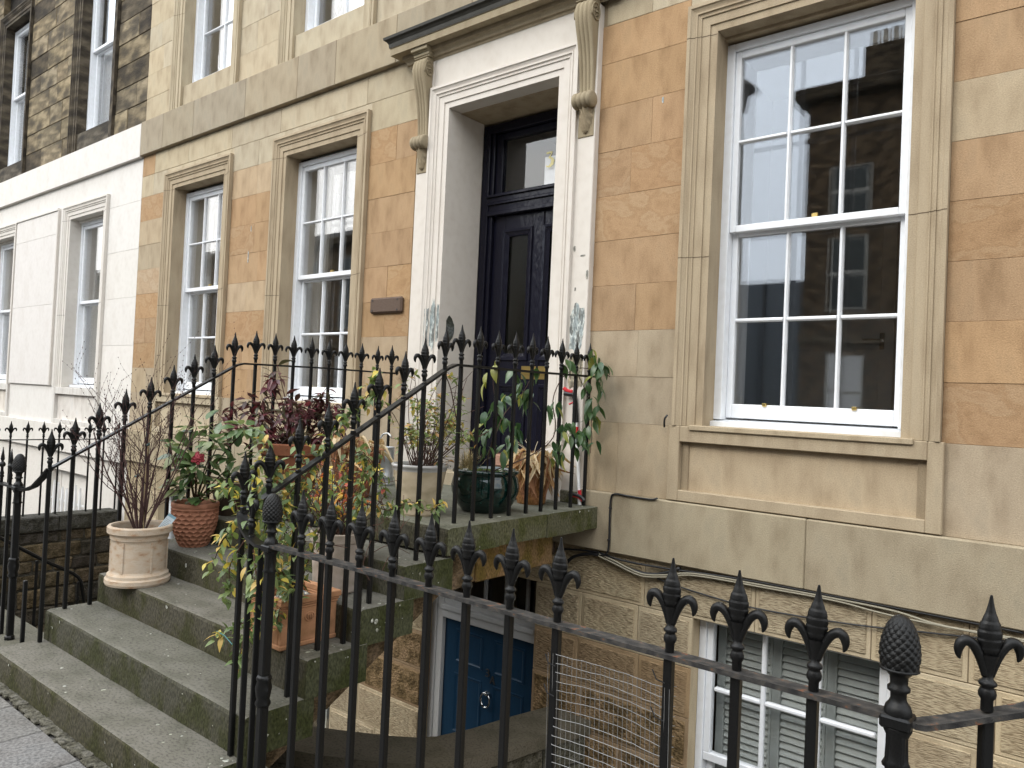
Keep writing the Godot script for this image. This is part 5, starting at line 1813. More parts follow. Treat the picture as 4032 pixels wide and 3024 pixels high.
func smooth(pts: Array) -> Array:
	var c := Curve3D.new()
	c.bake_interval = 0.03
	for i in pts.size():
		var t: Vector3 = (pts[mini(i + 1, pts.size() - 1)] - pts[maxi(i - 1, 0)]) / 6.0
		c.add_point(pts[i], -t, t)
	return Array(c.get_baked_points())


# ---------------------------------------------------------------- plants
func leaf_mesh(l: float, w: float, fold := 0.25, curl := 0.3, wob := 0.0, tip := 1.4) -> ArrayMesh:
	# a blade along +z with its midrib folded, curling down
	var m := MB.new()
	m.sg = 1
	var n := 5
	var rows := []
	for i in n + 1:
		var t := float(i) / n
		var hw := w * 0.5 * pow(sin(PI * pow(clampf(t, 0.02, 0.985), 0.8)), 0.85) * (1.0 if t < 0.6 else 1.0 / (1.0 + (t - 0.6) * (tip - 1.0)))
		var y := -curl * l * t * t + wob * l * sin(t * 7.0)
		rows.append([Vector3(-hw, y + hw * fold, t * l), Vector3(0, y, t * l), Vector3(hw, y + hw * fold, t * l)])
	for i in n:
		for k in 2:
			m.quad(rows[i][k], rows[i + 1][k], rows[i + 1][k + 1], rows[i][k + 1])
	return m.mesh()


func aim(dir: Vector3, up := Vector3.UP, s := 1.0) -> Basis:
	var z := dir.normalized()
	var x := up.cross(z)
	if x.length() < 0.01:
		x = Vector3.RIGHT.cross(z)
	x = x.normalized()
	return Basis(x * s, z.cross(x) * s, z * s)


func rand_dir(flat := 1.0) -> Vector3:
	var v := Vector3(rng.randfn(), rng.randfn() * flat, rng.randfn())
	return v.normalized() if v.length() > 0.01 else Vector3.UP


var leaf_count := {}
var leaf_rest := {}


func leaf(parent: Node, shapes: Array, mats: Array, at: Vector3, dir: Vector3, s := 1.0, called := "leaf"):
	# up to 290 leaves of a plant are parts of their own; the rest join one mesh
	var sh: ArrayMesh = shapes[rng.randi() % shapes.size()]
	var mat: Material = mats[rng.randi() % mats.size()]
	var b := aim(dir, (Vector3.UP + rand_dir() * 0.5).normalized(), s * rng.randf_range(0.75, 1.15))
	leaf_count[parent] = leaf_count.get(parent, 0) + 1
	if leaf_count[parent] <= 290:
		part(called, sh, mat, parent, at, b)
		return
	if not leaf_rest.has(parent):
		leaf_rest[parent] = {}
	if not leaf_rest[parent].has(mat):
		var st := SurfaceTool.new()
		st.begin(Mesh.PRIMITIVE_TRIANGLES)
		leaf_rest[parent][mat] = st
	leaf_rest[parent][mat].append_from(sh, 0, Transform3D(b, at))


func finish_leaves():
	for parent in leaf_rest:
		var mesh: ArrayMesh = null
		var used := []
		for mat in leaf_rest[parent]:
			mesh = leaf_rest[parent][mat].commit(mesh)
			used.append(mat)
		for i in used.size():
			mesh.surface_set_material(i, used[i])
		part("foliage", mesh, null, parent).set_meta("kind", "stuff")


func pot(parent: Node, prof: Array, mat: Material, col: Color, seg := 36, at := Vector3.ZERO):
	var m := MB.new()
	m.col = col
	m.sg = 1 if mat == M.glaze_green else -1  # crisp mouldings on the clay pots
	m.lathe(prof, seg if m.sg == 1 else 80, at)
	part("pot", m, mat, parent)


func soil(parent: Node, r: float, y: float, pebbles := 0, at := Vector3.ZERO, flat := true):
	var m := MB.new()
	m.col = Color(0.035, 0.026, 0.018)
	m.lathe([Vector2(r, y), Vector2(r * 0.5, y + 0.008), Vector2(0, y + 0.012)], 18, at)
	part("soil", m, M.soil, parent)
	for k in pebbles:
		var a := rng.randf() * TAU
		var rr := r * sqrt(rng.randf()) * 0.9
		var c: Color = [Color(0.5, 0.49, 0.45), Color(0.3, 0.3, 0.29), Color(0.55, 0.5, 0.42), Color(0.62, 0.62, 0.6)][rng.randi() % 4]
		pebble(parent, at + Vector3(cos(a) * rr, y + 0.016, sin(a) * rr), rng.randf_range(0.009, 0.017), c)


func pebble(parent: Node, at: Vector3, r: float, c: Color):
	var m := MB.new()
	m.col = c
	m.sg = 1
	m.lathe([Vector2(0, -r * 0.6), Vector2(r * 0.75, -r * 0.4), Vector2(r, 0), Vector2(r * 0.7, r * 0.42), Vector2(0, r * 0.58)], 8, Vector3.ZERO, 1.0, rng.randf_range(0.6, 0.9))
	part("pebble", m, M.rubble0, parent, at, Basis(Vector3.UP, rng.randf() * TAU))


func stalk(parent: Node, pts: Array, r0: float, r1: float, col: Color, called := "stem"):
	var p := smooth(pts)
	var rr := []
	for i in p.size():
		rr.append(lerpf(r0, r1, float(i) / (p.size() - 1)))
	var m := MB.new()
	m.col = col
	m.sg = 1
	m.tube(p, rr, 5)
	part(called, m, M.bark, parent)


func twigs(m: MB, from: Vector3, dir: Vector3, l: float, r: float, depth: int, spread := 0.5):
	var pts := [from]
	var rr := [r]
	var p := from
	var d := dir
	var n := 5
	for i in n:
		d = (d + rand_dir() * 0.13 + Vector3.UP * 0.06).normalized()
		p += d * l / n
		pts.append(p)
		rr.append(lerpf(r, r * 0.45, (i + 1.0) / n))
	m.tube(pts, rr, 5 if r > 0.003 else 4)
	for i in range(1, n + 1):  # buds
		var b: Vector3 = pts[i] + rand_dir() * rr[i] * 1.4
		m.lathe([Vector2(0, -0.004), Vector2(0.0028, 0), Vector2(0, 0.005)], 4, b)
	if depth > 0:
		for i in range(1, n + 1):
			if rng.randf() < 0.85:
				var side := (d.cross(rand_dir())).normalized()
				twigs(m, pts[i], (d * (1.0 - spread) + side * spread + Vector3.UP * 0.25).normalized(), l * rng.randf_range(0.35, 0.62), rr[i] * 0.62, depth - 1, spread)


func grass_tuft(parent: Node, at: Vector3, h: float, n: int, spread: float):
	var m := MB.new()
	m.col = Color(0.36, 0.29, 0.15)
	for i in n:
		var d := Vector3(rng.randfn() * spread, 1, rng.randfn() * spread).normalized()
		var l := h * rng.randf_range(0.5, 1.1)
		var out := Vector3(d.x, 0, d.z)
		var side := out.cross(Vector3.UP).normalized() * 0.0016
		var p0 := at + Vector3(rng.randfn() * 0.02, 0, rng.randfn() * 0.02)
		var a := p0 + d * l * 0.55
		var b := p0 + d * l * 0.85 + out * l * 0.35 - Vector3(0, l * 0.05, 0)
		m.quad(p0 - side, p0 + side, a + side, a - side)
		m.tri(a - side, a + side, b)
	var gm := M.straw as StandardMaterial3D
	part("dry_grass", m, gm, parent).set_meta("kind", "stuff")


func pots():
	M.straw = tex_mat(T.paint, null, Vector3.ONE, null, Vector3.ONE, 0.9)
	M.straw.cull_mode = BaseMaterial3D.CULL_DISABLED
	var bark := Color(0.075, 0.045, 0.038)

	# 1. bare shrub in a whitewashed cylinder
	var a := thing("bare_shrub_pot", "leafless twiggy shrub in a whitewashed cylindrical terracotta pot on the steps", "potted plant", Vector3(-4.39, 0.47, -2.045))
	pot(a, [Vector2(0, 0), Vector2(0.166, 0.0), Vector2(0.171, 0.012), Vector2(0.170, 0.032), Vector2(0.161, 0.04), Vector2(0.160, 0.055), Vector2(0.149, 0.066), Vector2(0.145, 0.075), Vector2(0.144, 0.235), Vector2(0.147, 0.245), Vector2(0.152, 0.252), Vector2(0.153, 0.272), Vector2(0.160, 0.28), Vector2(0.169, 0.287), Vector2(0.170, 0.318), Vector2(0.165, 0.325), Vector2(0.150, 0.325), Vector2(0.146, 0.315), Vector2(0.145, 0.27)], M.whitewash, Color(0.53, 0.475, 0.415), 44)
	for k in 6:  # raised ribs
		var an := TAU * k / 6 + 0.55
		boxpart("rib", Vector3(-0.007, 0.07, 0.141), Vector3(0.007, 0.24, 0.150), M.whitewash, a, Color(0.53, 0.475, 0.415), 0.003).transform = Transform3D(Basis(Vector3.UP, an), Basis(Vector3.UP, an) * Vector3(0, 0.155, 0.1455))
	soil(a, 0.147, 0.272, 22)
	for k in 13:
		var m := MB.new()
		m.col = Color(0.085, 0.045, 0.042)
		var an := TAU * k / 13.0 * 5.0
		var lean := 0.16 + rng.randf() * 0.30
		twigs(m, Vector3(cos(an) * 0.02, 0.27, sin(an) * 0.02), Vector3(cos(an) * lean, 1, sin(an) * lean).normalized(), rng.randf_range(0.45, 0.82), 0.0056, 2, 0.52)
		part("stem", m, M.bark, a)
	stalk(a, [Vector3(0.04, 0.27, 0.0), Vector3(0.05, 0.6, 0.01), Vector3(0.07, 0.95, 0.0)], 0.004, 0.004, Color(0.36, 0.27, 0.15), "cane")
	for q in [Vector3(0.01, 0.6, 0.05), Vector3(0.07, 0.78, 0.03)]:
		var tm := MB.new()
		tm.tube([q, q + Vector3(0.045, 0.006, 0.0), q + Vector3(0.06, 0.015, 0.01)], 0.006, 5)
		part("plant_tie", tm, plain_mat(Color(0.01, 0.05, 0.045), 0.5), a)
	var lb := MB.new()
	lb.col = Color(0.6, 0.7, 0.76)
	lb.box(Vector3(-0.024, 0, -0.0008), Vector3(0.024, 0.10, 0.0008))
	lb.col = Color(0.25, 0.42, 0.52)
	lb.box(Vector3(-0.024, 0.085, -0.001), Vector3(0.024, 0.1003, 0.001))
	for k in 7:
		lb.col = Color(0.35, 0.38, 0.4)
		lb.box(Vector3(-0.019, 0.012 + k * 0.009, -0.001), Vector3(0.012 + 0.006 * sin(k * 2.1), 0.0145 + k * 0.009, 0.0011))
	part("plant_label", lb, M.white_paint, a, Vector3(0.062, 0.292, -0.090), Basis(Vector3.UP, 1.135) * Basis(Vector3(0, 0, 1), -0.62))

	# 2. camellia in a honeycomb pot
	var c := thing("camellia_pot", "glossy green camellia with one red bloom in a scalloped terracotta pot", "potted plant", Vector3(-4.45, 0.625, -2.40))
	var tc := Color(0.43, 0.195, 0.125)
	var hm := MB.new()
	hm.col = tc
	hm.sg = -1
	var nu := 144
	var nv := 72
	var P := []
	for j in nv + 1:
		var t := float(j) / nv
		var r := 0.084 + 0.054 * pow(sin(t * PI * 0.62), 0.9)
		var row := []
		for i in nu:
			var cell := t * 9.5
			var best := 9.0
			for rw in [floorf(cell) - 1.0, floorf(cell), floorf(cell) + 1.0]:
				var u := i / float(nu) * 18.0 + (0.5 if posmod(int(rw), 2) else 0.0)
				var du := u - floorf(u) - 0.5
				var dv: float = (cell - rw - 0.5) * 0.85
				best = minf(best, du * du + dv * dv)
			var r2 := r - 0.0115 * (1.0 - clampf(best * 3.1, 0, 1))
			if t > 0.95:
				r2 = r
			row.append(Vector3(cos(TAU * i / nu) * r2, t * 0.235, sin(TAU * i / nu) * r2))
		P.append(row)
	for j in nv:
		for i in nu:
			var i2 := (i + 1) % nu
			hm.quad(P[j][i2], P[j][i], P[j + 1][i], P[j + 1][i2])
	hm.sg = 2
	hm.lathe([Vector2(0.132, 0.232), Vector2(0.138, 0.24), Vector2(0.138, 0.262), Vector2(0.132, 0.266), Vector2(0.122, 0.264), Vector2(0.12, 0.2), Vector2(0, 0.2)], 40)
	part("pot", hm, M.terracotta, c)
	soil(c, 0.12, 0.235)
	var cam_l := [leaf_mesh(0.092, 0.056, 0.15, 0.12), leaf_mesh(0.085, 0.052, 0.22, 0.25), leaf_mesh(0.098, 0.056, 0.12, 0.35)]
	var cam_m := [leaf_mat(Color(0.038, 0.075, 0.024), 0.3), leaf_mat(Color(0.058, 0.102, 0.034), 0.32), leaf_mat(Color(0.10, 0.15, 0.065), 0.35), leaf_mat(Color(0.17, 0.20, 0.085), 0.4)]
	var stems := [[Vector3(0, 0.72, 0.0), 0.15], [Vector3(0.12, 0.62, -0.05), 0.14], [Vector3(0.22, 0.66, 0.02), 0.14], [Vector3(-0.09, 0.56, 0.05), 0.13], [Vector3(0.06, 0.44, 0.08), 0.14], [Vector3(-0.02, 0.36, 0.06), 0.10], [Vector3(0.26, 0.55, -0.10), 0.14], [Vector3(0.16, 0.50, 0.1), 0.12], [Vector3(0.30, 0.74, -0.12), 0.11], [Vector3(0.2, 0.42, -0.06), 0.12], [Vector3(0.05, 0.60, 0.12), 0.12]]
	for s in stems:
		stalk(c, [Vector3(0, 0.24, 0), s[0] * Vector3(0.4, 0.6, 0.4) + Vector3(0, 0.05, 0), s[0] - Vector3(0, 0.02, 0)], 0.006, 0.003, Color(0.09, 0.05, 0.03))
		for k in 17:
			var d := rand_dir(0.6)
			leaf(c, cam_l, cam_m, s[0] + d * s[1] * rng.randf_range(0.1, 0.6), (d + Vector3(0, 0.05, 0.2)).normalized(), 1.0)
	for k in 14:
		var an := rng.randf() * TAU
		leaf(c, cam_l, cam_m, Vector3(cos(an) * 0.06, 0.27 + rng.randf() * 0.06, sin(an) * 0.06), Vector3(cos(an), rng.randf_range(-0.1, 0.7), sin(an)), 1.1)
	var fl := MB.new()
	fl.sg = 1
	for ring in 4:
		for k in 6:
			var an := TAU * k / 6 + ring * 0.5
			var rr := 0.008 + ring * 0.008
			var o := Vector3(cos(an) * rr, 0.024 - ring * 0.007, sin(an) * rr)
			fl.lathe([Vector2(0.0, 0.006), Vector2(0.009, 0.003), Vector2(0.012, -0.003), Vector2(0.0, -0.006)], 7, o)
	var flm := plain_mat(Color(0.36, 0.04, 0.06), 0.6)
	part("flower", fl, flm, c, Vector3(0.155, 0.545, 0.085), Basis(Vector3.UP, 1.1) * Basis(Vector3.RIGHT, 1.1))

	# 3. dark trough behind the camellia
	var dk := thing("brown_pot", "dark brown glazed pot half hidden behind the scalloped pot and climber", "pot", Vector3(-4.50, 0.786, -2.665))
	pot(dk, [Vector2(0, 0), Vector2(0.09, 0), Vector2(0.115, 0.15), Vector2(0.122, 0.152), Vector2(0.124, 0.178), Vector2(0.112, 0.18), Vector2(0.10, 0.13)], M.terracotta, Color(0.055, 0.036, 0.026))
	soil(dk, 0.105, 0.145)

	# 4. square planter with embossed medallion, planted with the climber
	var p := thing("square_planter", "square orange terracotta planter with a small medallion, filled with grey pebbles", "planter", Vector3(-2.968, 0.471, -2.097))
	var pc := Color(0.56, 0.285, 0.155)
	var pm := MB.new()
	pm.col = pc
	var hw := 0.124
	var hd := 0.147
	pm.box(Vector3(-hw - 0.004, 0, -hd - 0.004), Vector3(hw + 0.004, 0.022, hd + 0.004), 0.005)
	for s in [-1, 1]:
		pm.box(Vector3(s * (hw - 0.018), 0.02, -hd), Vector3(s * hw, 0.215, hd), 0.004)
		pm.box(Vector3(-hw + 0.018, 0.02, s * (hd - 0.018)), Vector3(hw - 0.018, 0.215, s * hd), 0.004)
		for q in [[0.168, 0.004], [0.18, 0.008], [0.192, 0.014]]:
			pm.box(Vector3(s * (hw - 0.02), q[0], -hd - q[1]), Vector3(s * (hw + q[1]), q[0] + (0.010 if q[0] < 0.19 else 0.026), hd + q[1]), 0.003)
			pm.box(Vector3(-hw + 0.021, q[0], s * (hd - 0.02)), Vector3(hw - 0.021, q[0] + (0.010 if q[0] < 0.19 else 0.026), s * (hd + q[1])), 0.003)
	part("pot", pm, M.terracotta, p)
	var md := MB.new()
	md.col = pc
	md.sg = 1
	var mp := []
	for k in 17:
		mp.append(Vector3(0, sin(TAU * k / 16.0) * 0.019, cos(TAU * k / 16.0) * 0.024))
	md.tube(mp, 0.0045, 6, false)
	for k in 3:
		md.tube([Vector3(0.001, 0.015, (k - 1) * 0.008), Vector3(0.004, 0, (k - 1) * 0.012), Vector3(0.001, -0.015, (k - 1) * 0.008)], 0.004, 5)
	part("medallion", md, M.terracotta, p, Vector3(hw, 0.125, 0.0))
	boxpart("soil", Vector3(-hw + 0.02, 0.1, -hd + 0.02), Vector3(hw - 0.02, 0.165, hd - 0.02), M.soil, p, Color(0.04, 0.03, 0.02))
	for k in 110:
		var cc: Color = [Color(0.55, 0.55, 0.54), Color(0.22, 0.22, 0.23), Color(0.4, 0.38, 0.35), Color(0.6, 0.57, 0.5)][rng.randi() % 4]
		pebble(p, Vector3(rng.randf_range(-hw + 0.03, hw - 0.03), 0.172 + rng.randf() * 0.006, rng.randf_range(-hd + 0.03, hd - 0.03)), rng.randf_range(0.010, 0.017), cc)

	# 5. tall pale pot with a fiery shrub
	var o5 := thing("orange_shrub_pot", "tangled shrub with orange and yellow leaves in a tall pale clay pot", "potted plant", Vector3(-3.055, 0.626, -2.40))
	pot(o5, [Vector2(0, 0), Vector2(0.105, 0), Vector2(0.112, 0.01), Vector2(0.128, 0.24), Vector2(0.134, 0.245), Vector2(0.137, 0.285), Vector2(0.128, 0.29), Vector2(0.118, 0.28), Vector2(0.116, 0.2)], M.terracotta, Color(0.48, 0.40, 0.35))
	soil(o5, 0.118, 0.25)
	var fire := [leaf_mat(Color(0.62, 0.16, 0.06)), leaf_mat(Color(0.65, 0.30, 0.05)), leaf_mat(Color(0.66, 0.48, 0.08)), leaf_mat(Color(0.55, 0.13, 0.11)), leaf_mat(Color(0.30, 0.34, 0.07))]
	var sm := [leaf_mesh(0.042, 0.018, 0.25, 0.25), leaf_mesh(0.036, 0.017, 0.35, 0.4)]
	for k in 46:
		var an := rng.randf() * TAU
		var e := Vector3(cos(an) * rng.randf_range(0.05, 0.26), rng.randf_range(0.4, 0.66), sin(an) * rng.randf_range(0.05, 0.2))
		var mid := e * 0.5 + Vector3(rng.randfn() * 0.06, 0.16, rng.randfn() * 0.06)
		stalk(o5, [Vector3(rng.randfn() * 0.03, 0.26, rng.randfn() * 0.03), mid, e, e + Vector3(rng.randfn() * 0.09, -rng.randf() * 0.14, rng.randfn() * 0.09)], 0.003, 0.0014, Color(0.10, 0.055, 0.04))
		for q in 5:
			leaf(o5, sm, fire, e.lerp(mid, rng.randf() * 0.8) + rand_dir() * 0.02, rand_dir(0.7), 1.0)

	# 6. cream glazed pot with a fine leaved shrub
	var d := thing("cream_pot_shrub", "airy shrub of small green and yellow leaves in a cream glazed pot", "potted plant", Vector3(-3.11, 0.939, -2.985))
	pot(d, [Vector2(0, 0), Vector2(0.098, 0), Vector2(0.104, 0.01), Vector2(0.128, 0.14), Vector2(0.150, 0.262), Vector2(0.157, 0.266), Vector2(0.158, 0.278), Vector2(0.146, 0.28), Vector2(0.138, 0.25), Vector2(0.13, 0.2)], M.glaze_cream, Color(0.56, 0.465, 0.345), 44)
	var band := MB.new()
	band.col = Color(0.50, 0.49, 0.50)
	band.sg = 1
	band.lathe([Vector2(0.1475, 0.245), Vector2(0.1515, 0.262), Vector2(0.1582, 0.2665), Vector2(0.1592, 0.2785), Vector2(0.1462, 0.2815), Vector2(0.14, 0.26)], 44)
	part("glaze_band", band, M.glaze_cream, d)
	soil(d, 0.138, 0.245)
	var gy := [leaf_mat(Color(0.13, 0.17, 0.05)), leaf_mat(Color(0.20, 0.23, 0.07)), leaf_mat(Color(0.10, 0.15, 0.045)), leaf_mat(Color(0.15, 0.19, 0.06)), leaf_mat(Color(0.12, 0.16, 0.05)), leaf_mat(Color(0.36, 0.30, 0.08)), leaf_mat(Color(0.34, 0.19, 0.07))]
	var sm2 := [leaf_mesh(0.042, 0.023, 0.25, 0.2), leaf_mesh(0.036, 0.020, 0.35, 0.4), leaf_mesh(0.05, 0.024, 0.2, 0.3)]
	for k in 44:
		var an := rng.randf() * TAU
		var R := rng.randf_range(0.06, 0.38)
		var H := rng.randf_range(0.42, 0.98) - R * 0.6
		var e := Vector3(cos(an) * R, H, sin(an) * R * 0.8)
		var b0 := Vector3(cos(an) * 0.05, 0.25, sin(an) * 0.05)
		var mid := b0.lerp(e, 0.5) + Vector3(rng.randfn() * 0.04, 0.05, rng.randfn() * 0.04)
		stalk(d, [b0, mid, e], 0.0034, 0.0013, Color(0.10, 0.06, 0.05))
		for w2 in 3:
			var from := mid.lerp(e, rng.randf_range(0.0, 0.9))
			var tip := from + (rand_dir(0.6) + Vector3(0, 0.1, 0)) * rng.randf_range(0.06, 0.13)
			stalk(d, [from, (from + tip) / 2 + Vector3(0, 0.012, 0), tip], 0.0015, 0.001, Color(0.12, 0.07, 0.05))
			for q in 5:
				leaf(d, sm2, gy, from.lerp(tip, rng.randf_range(0.3, 1.05)) + rand_dir() * 0.015, rand_dir(0.6), 0.85)

	# 7. galvanised watering can
	var w := thing("watering_can", "tall galvanised metal watering can with a pale handle beside the door", "watering can", Vector3(-4.255, 0.939, -3.73))
	var cm := MB.new()
	cm.sg = 1
	cm.col = Color(0.5, 0.52, 0.53)
	cm.lathe([Vector2(0, 0), Vector2(0.064, 0), Vector2(0.066, 0.01), Vector2(0.063, 0.018), Vector2(0.063, 0.055), Vector2(0.0655, 0.058), Vector2(0.063, 0.062), Vector2(0.0625, 0.19), Vector2(0.0655, 0.194), Vector2(0.062, 0.20), Vector2(0.0655, 0.206), Vector2(0.0625, 0.212), Vector2(0.064, 0.27), Vector2(0.066, 0.274), Vector2(0.061, 0.276), Vector2(0.058, 0.2), Vector2(0, 0.18)], 28)
	part("body", cm, M.zinc, w)
	var hm2 := MB.new()
	hm2.sg = 1
	hm2.col = Color(0.72, 0.73, 0.73)
	hm2.tube(smooth([Vector3(-0.055, 0.25, 0.02), Vector3(-0.052, 0.31, 0.02), Vector3(-0.02, 0.36, 0.02), Vector3(0.04, 0.375, 0.02), Vector3(0.075, 0.35, 0.02)]), 0.007, 7)
	part("handle", hm2, M.zinc, w)

	# 8. green glazed bowl with grass
	var e8 := thing("green_bowl_planter", "round dark green glazed bowl planter with dry grass and moss on the landing", "planter", Vector3(-2.985, 0.939, -3.40))
	pot(e8, [Vector2(0, 0), Vector2(0.125, 0), Vector2(0.135, 0.006), Vector2(0.17, 0.05), Vector2(0.197, 0.11), Vector2(0.201, 0.15), Vector2(0.193, 0.195), Vector2(0.183, 0.215), Vector2(0.186, 0.222), Vector2(0.197, 0.228), Vector2(0.199, 0.24), Vector2(0.19, 0.248), Vector2(0.175, 0.246), Vector2(0.165, 0.225), Vector2(0.165, 0.2)], M.glaze_green, Color(0.42, 0.46, 0.45), 56)
	soil(e8, 0.168, 0.222, 10)
	var mo := MB.new()
	mo.col = Color(0.07, 0.10, 0.02)
	for k in 26:
		var an := rng.randf() * TAU
		var rr := rng.randf_range(0.04, 0.15)
		mo.lathe([Vector2(0.025, 0), Vector2(0.016, 0.008), Vector2(0, 0.012)], 7, Vector3(cos(an) * rr, 0.228, sin(an) * rr))
	part("moss", mo, M.soil, e8).set_meta("kind", "stuff")
	grass_tuft(e8, Vector3(-0.10, 0.225, 0.05), 0.17, 170, 0.35)

	# 9. mossy terracotta pot of shrivelled leaves
	var f := thing("mossy_terracotta_pot", "mossy terracotta pot overflowing with shrivelled brown leaves by the door jamb", "potted plant", Vector3(-3.035, 0.939, -3.91))
	pot(f, [Vector2(0, 0), Vector2(0.088, 0), Vector2(0.092, 0.01), Vector2(0.112, 0.2), Vector2(0.122, 0.205), Vector2(0.126, 0.265), Vector2(0.118, 0.27), Vector2(0.108, 0.26), Vector2(0.1, 0.2)], M.riser1, Color(0.33, 0.15, 0.085))
	soil(f, 0.108, 0.245)
	dried(f, 0.27, 0.13, 46)
	for k in 12:
		var an := rng.randf() * TAU
		stalk(f, [Vector3(0, 0.25, 0), Vector3(cos(an) * 0.05, 0.34, sin(an) * 0.05), Vector3(cos(an) * 0.13, 0.37 + rng.randf() * 0.05, sin(an) * 0.13)], 0.003, 0.002, Color(0.48, 0.40, 0.28), "dry_stalk")

	# 10. second pot of dead leaves, towards the middle of the landing
	var f2 := thing("dead_hosta_pot", "terracotta pot with long drooping straw brown dead leaves in the middle", "potted plant", Vector3(-3.86, 0.939, -3.13))
	pot(f2, [Vector2(0, 0), Vector2(0.095, 0), Vector2(0.1, 0.01), Vector2(0.13, 0.23), Vector2(0.14, 0.235), Vector2(0.143, 0.285), Vector2(0.132, 0.29), Vector2(0.122, 0.28)], M.terracotta, Color(0.36, 0.15, 0.08))
	soil(f2, 0.125, 0.26)
	dried(f2, 0.31, 0.17, 60)

	# 11. big terracotta pot with a dark red shrub
	var g := thing("red_shrub_pot", "bushy shrub of pointed purple red leaves in a broad terracotta pot", "potted plant", Vector3(-4.345, 0.939, -3.0))
	pot(g, [Vector2(0, 0), Vector2(0.145, 0), Vector2(0.15, 0.01), Vector2(0.20, 0.235), Vector2(0.215, 0.238), Vector2(0.226, 0.305), Vector2(0.216, 0.312), Vector2(0.20, 0.31), Vector2(0.19, 0.25)], M.terracotta, Color(0.30, 0.115, 0.065), 44)
	soil(g, 0.192, 0.275)
	grass_tuft(g, Vector3(0.14, 0.29, 0.06), 0.15, 150, 0.4)
	var red := [leaf_mat(Color(0.058, 0.020, 0.022), 0.4), leaf_mat(Color(0.08, 0.022, 0.026), 0.4), leaf_mat(Color(0.05, 0.025, 0.02), 0.4), leaf_mat(Color(0.115, 0.024, 0.032), 0.4), leaf_mat(Color(0.045, 0.042, 0.02), 0.4)]
	var rl := [leaf_mesh(0.088, 0.031, 0.3, 0.3, 0.0, 2.0), leaf_mesh(0.078, 0.028, 0.25, 0.15, 0.0, 2.0), leaf_mesh(0.095, 0.033, 0.35, 0.45, 0.0, 2.0)]
	var left := Vector3(-0.75, 0, 0.65)
	for k in 58:
		var an := rng.randf() * TAU
		var R := 0.25 * sqrt(rng.randf())
		var e := Vector3(cos(an) * R, 0.36 + rng.randf() * 0.27, sin(an) * R) + left * rng.randf_range(-0.10, 0.22)
		if k < 4:
			e = left * (0.13 + 0.03 * k) + Vector3(0, 0.82 - 0.05 * k, 0)
		elif k < 8:
			e = left * (0.20 + 0.04 * (k - 4)) + Vector3(0, 0.48 + 0.05 * (k - 4), 0)
		elif k < 12:
			e = left * -0.14 + Vector3(0.02 * (k - 8), 0.62 + 0.02 * (k - 8), -0.03)
		stalk(g, [Vector3(rng.randfn() * 0.04, 0.28, rng.randfn() * 0.04), e * Vector3(0.45, 0.7, 0.45), e], 0.005, 0.002, Color(0.10, 0.03, 0.03))
		for q in 11:
			var dd := rand_dir(0.7)
			leaf(g, rl, red, e - Vector3(0, 0.12, 0) * rng.randf() + dd * 0.014, (dd + Vector3(0, -0.1, 0)).normalized(), 1.0)

	# 12. small pale pot on the threshold side
	var s12 := thing("small_clay_pot", "small pale pink clay pot tucked behind the green bowl", "pot", Vector3(-3.275, 0.939, -3.95))
	pot(s12, [Vector2(0, 0), Vector2(0.075, 0), Vector2(0.095, 0.22), Vector2(0.104, 0.225), Vector2(0.106, 0.29), Vector2(0.098, 0.295), Vector2(0.09, 0.22)], M.terracotta, Color(0.47, 0.27, 0.2))
	soil(s12, 0.092, 0.26)

	honeysuckle()
	clematis()
	finish_leaves()


func dried(parent: Node, y: float, r: float, n: int):
	var ms := [leaf_mat(Color(0.30, 0.17, 0.075), 0.9), leaf_mat(Color(0.42, 0.30, 0.16), 0.9), leaf_mat(Color(0.20, 0.095, 0.045), 0.9), leaf_mat(Color(0.50, 0.40, 0.26), 0.9)]
	var sh := [leaf_mesh(0.13, 0.030, 1.6, 0.95, 0.10), leaf_mesh(0.11, 0.026, 2.2, 1.1, 0.12), leaf_mesh(0.09, 0.034, 1.2, 0.8, 0.14)]
	for k in n * 3:
		var an := rng.randf() * TAU
		var d := Vector3(cos(an) + rng.randfn() * 0.4, rng.randf_range(-1.2, 0.4), sin(an) + rng.randfn() * 0.4)
		leaf(parent, sh, ms, Vector3(cos(an), 0, sin(an)) * r * rng.randf_range(0.1, 1.0) + Vector3(0, y + rng.randf_range(-0.08, 0.06), 0), d.normalized(), 1.0, "dead_leaf")


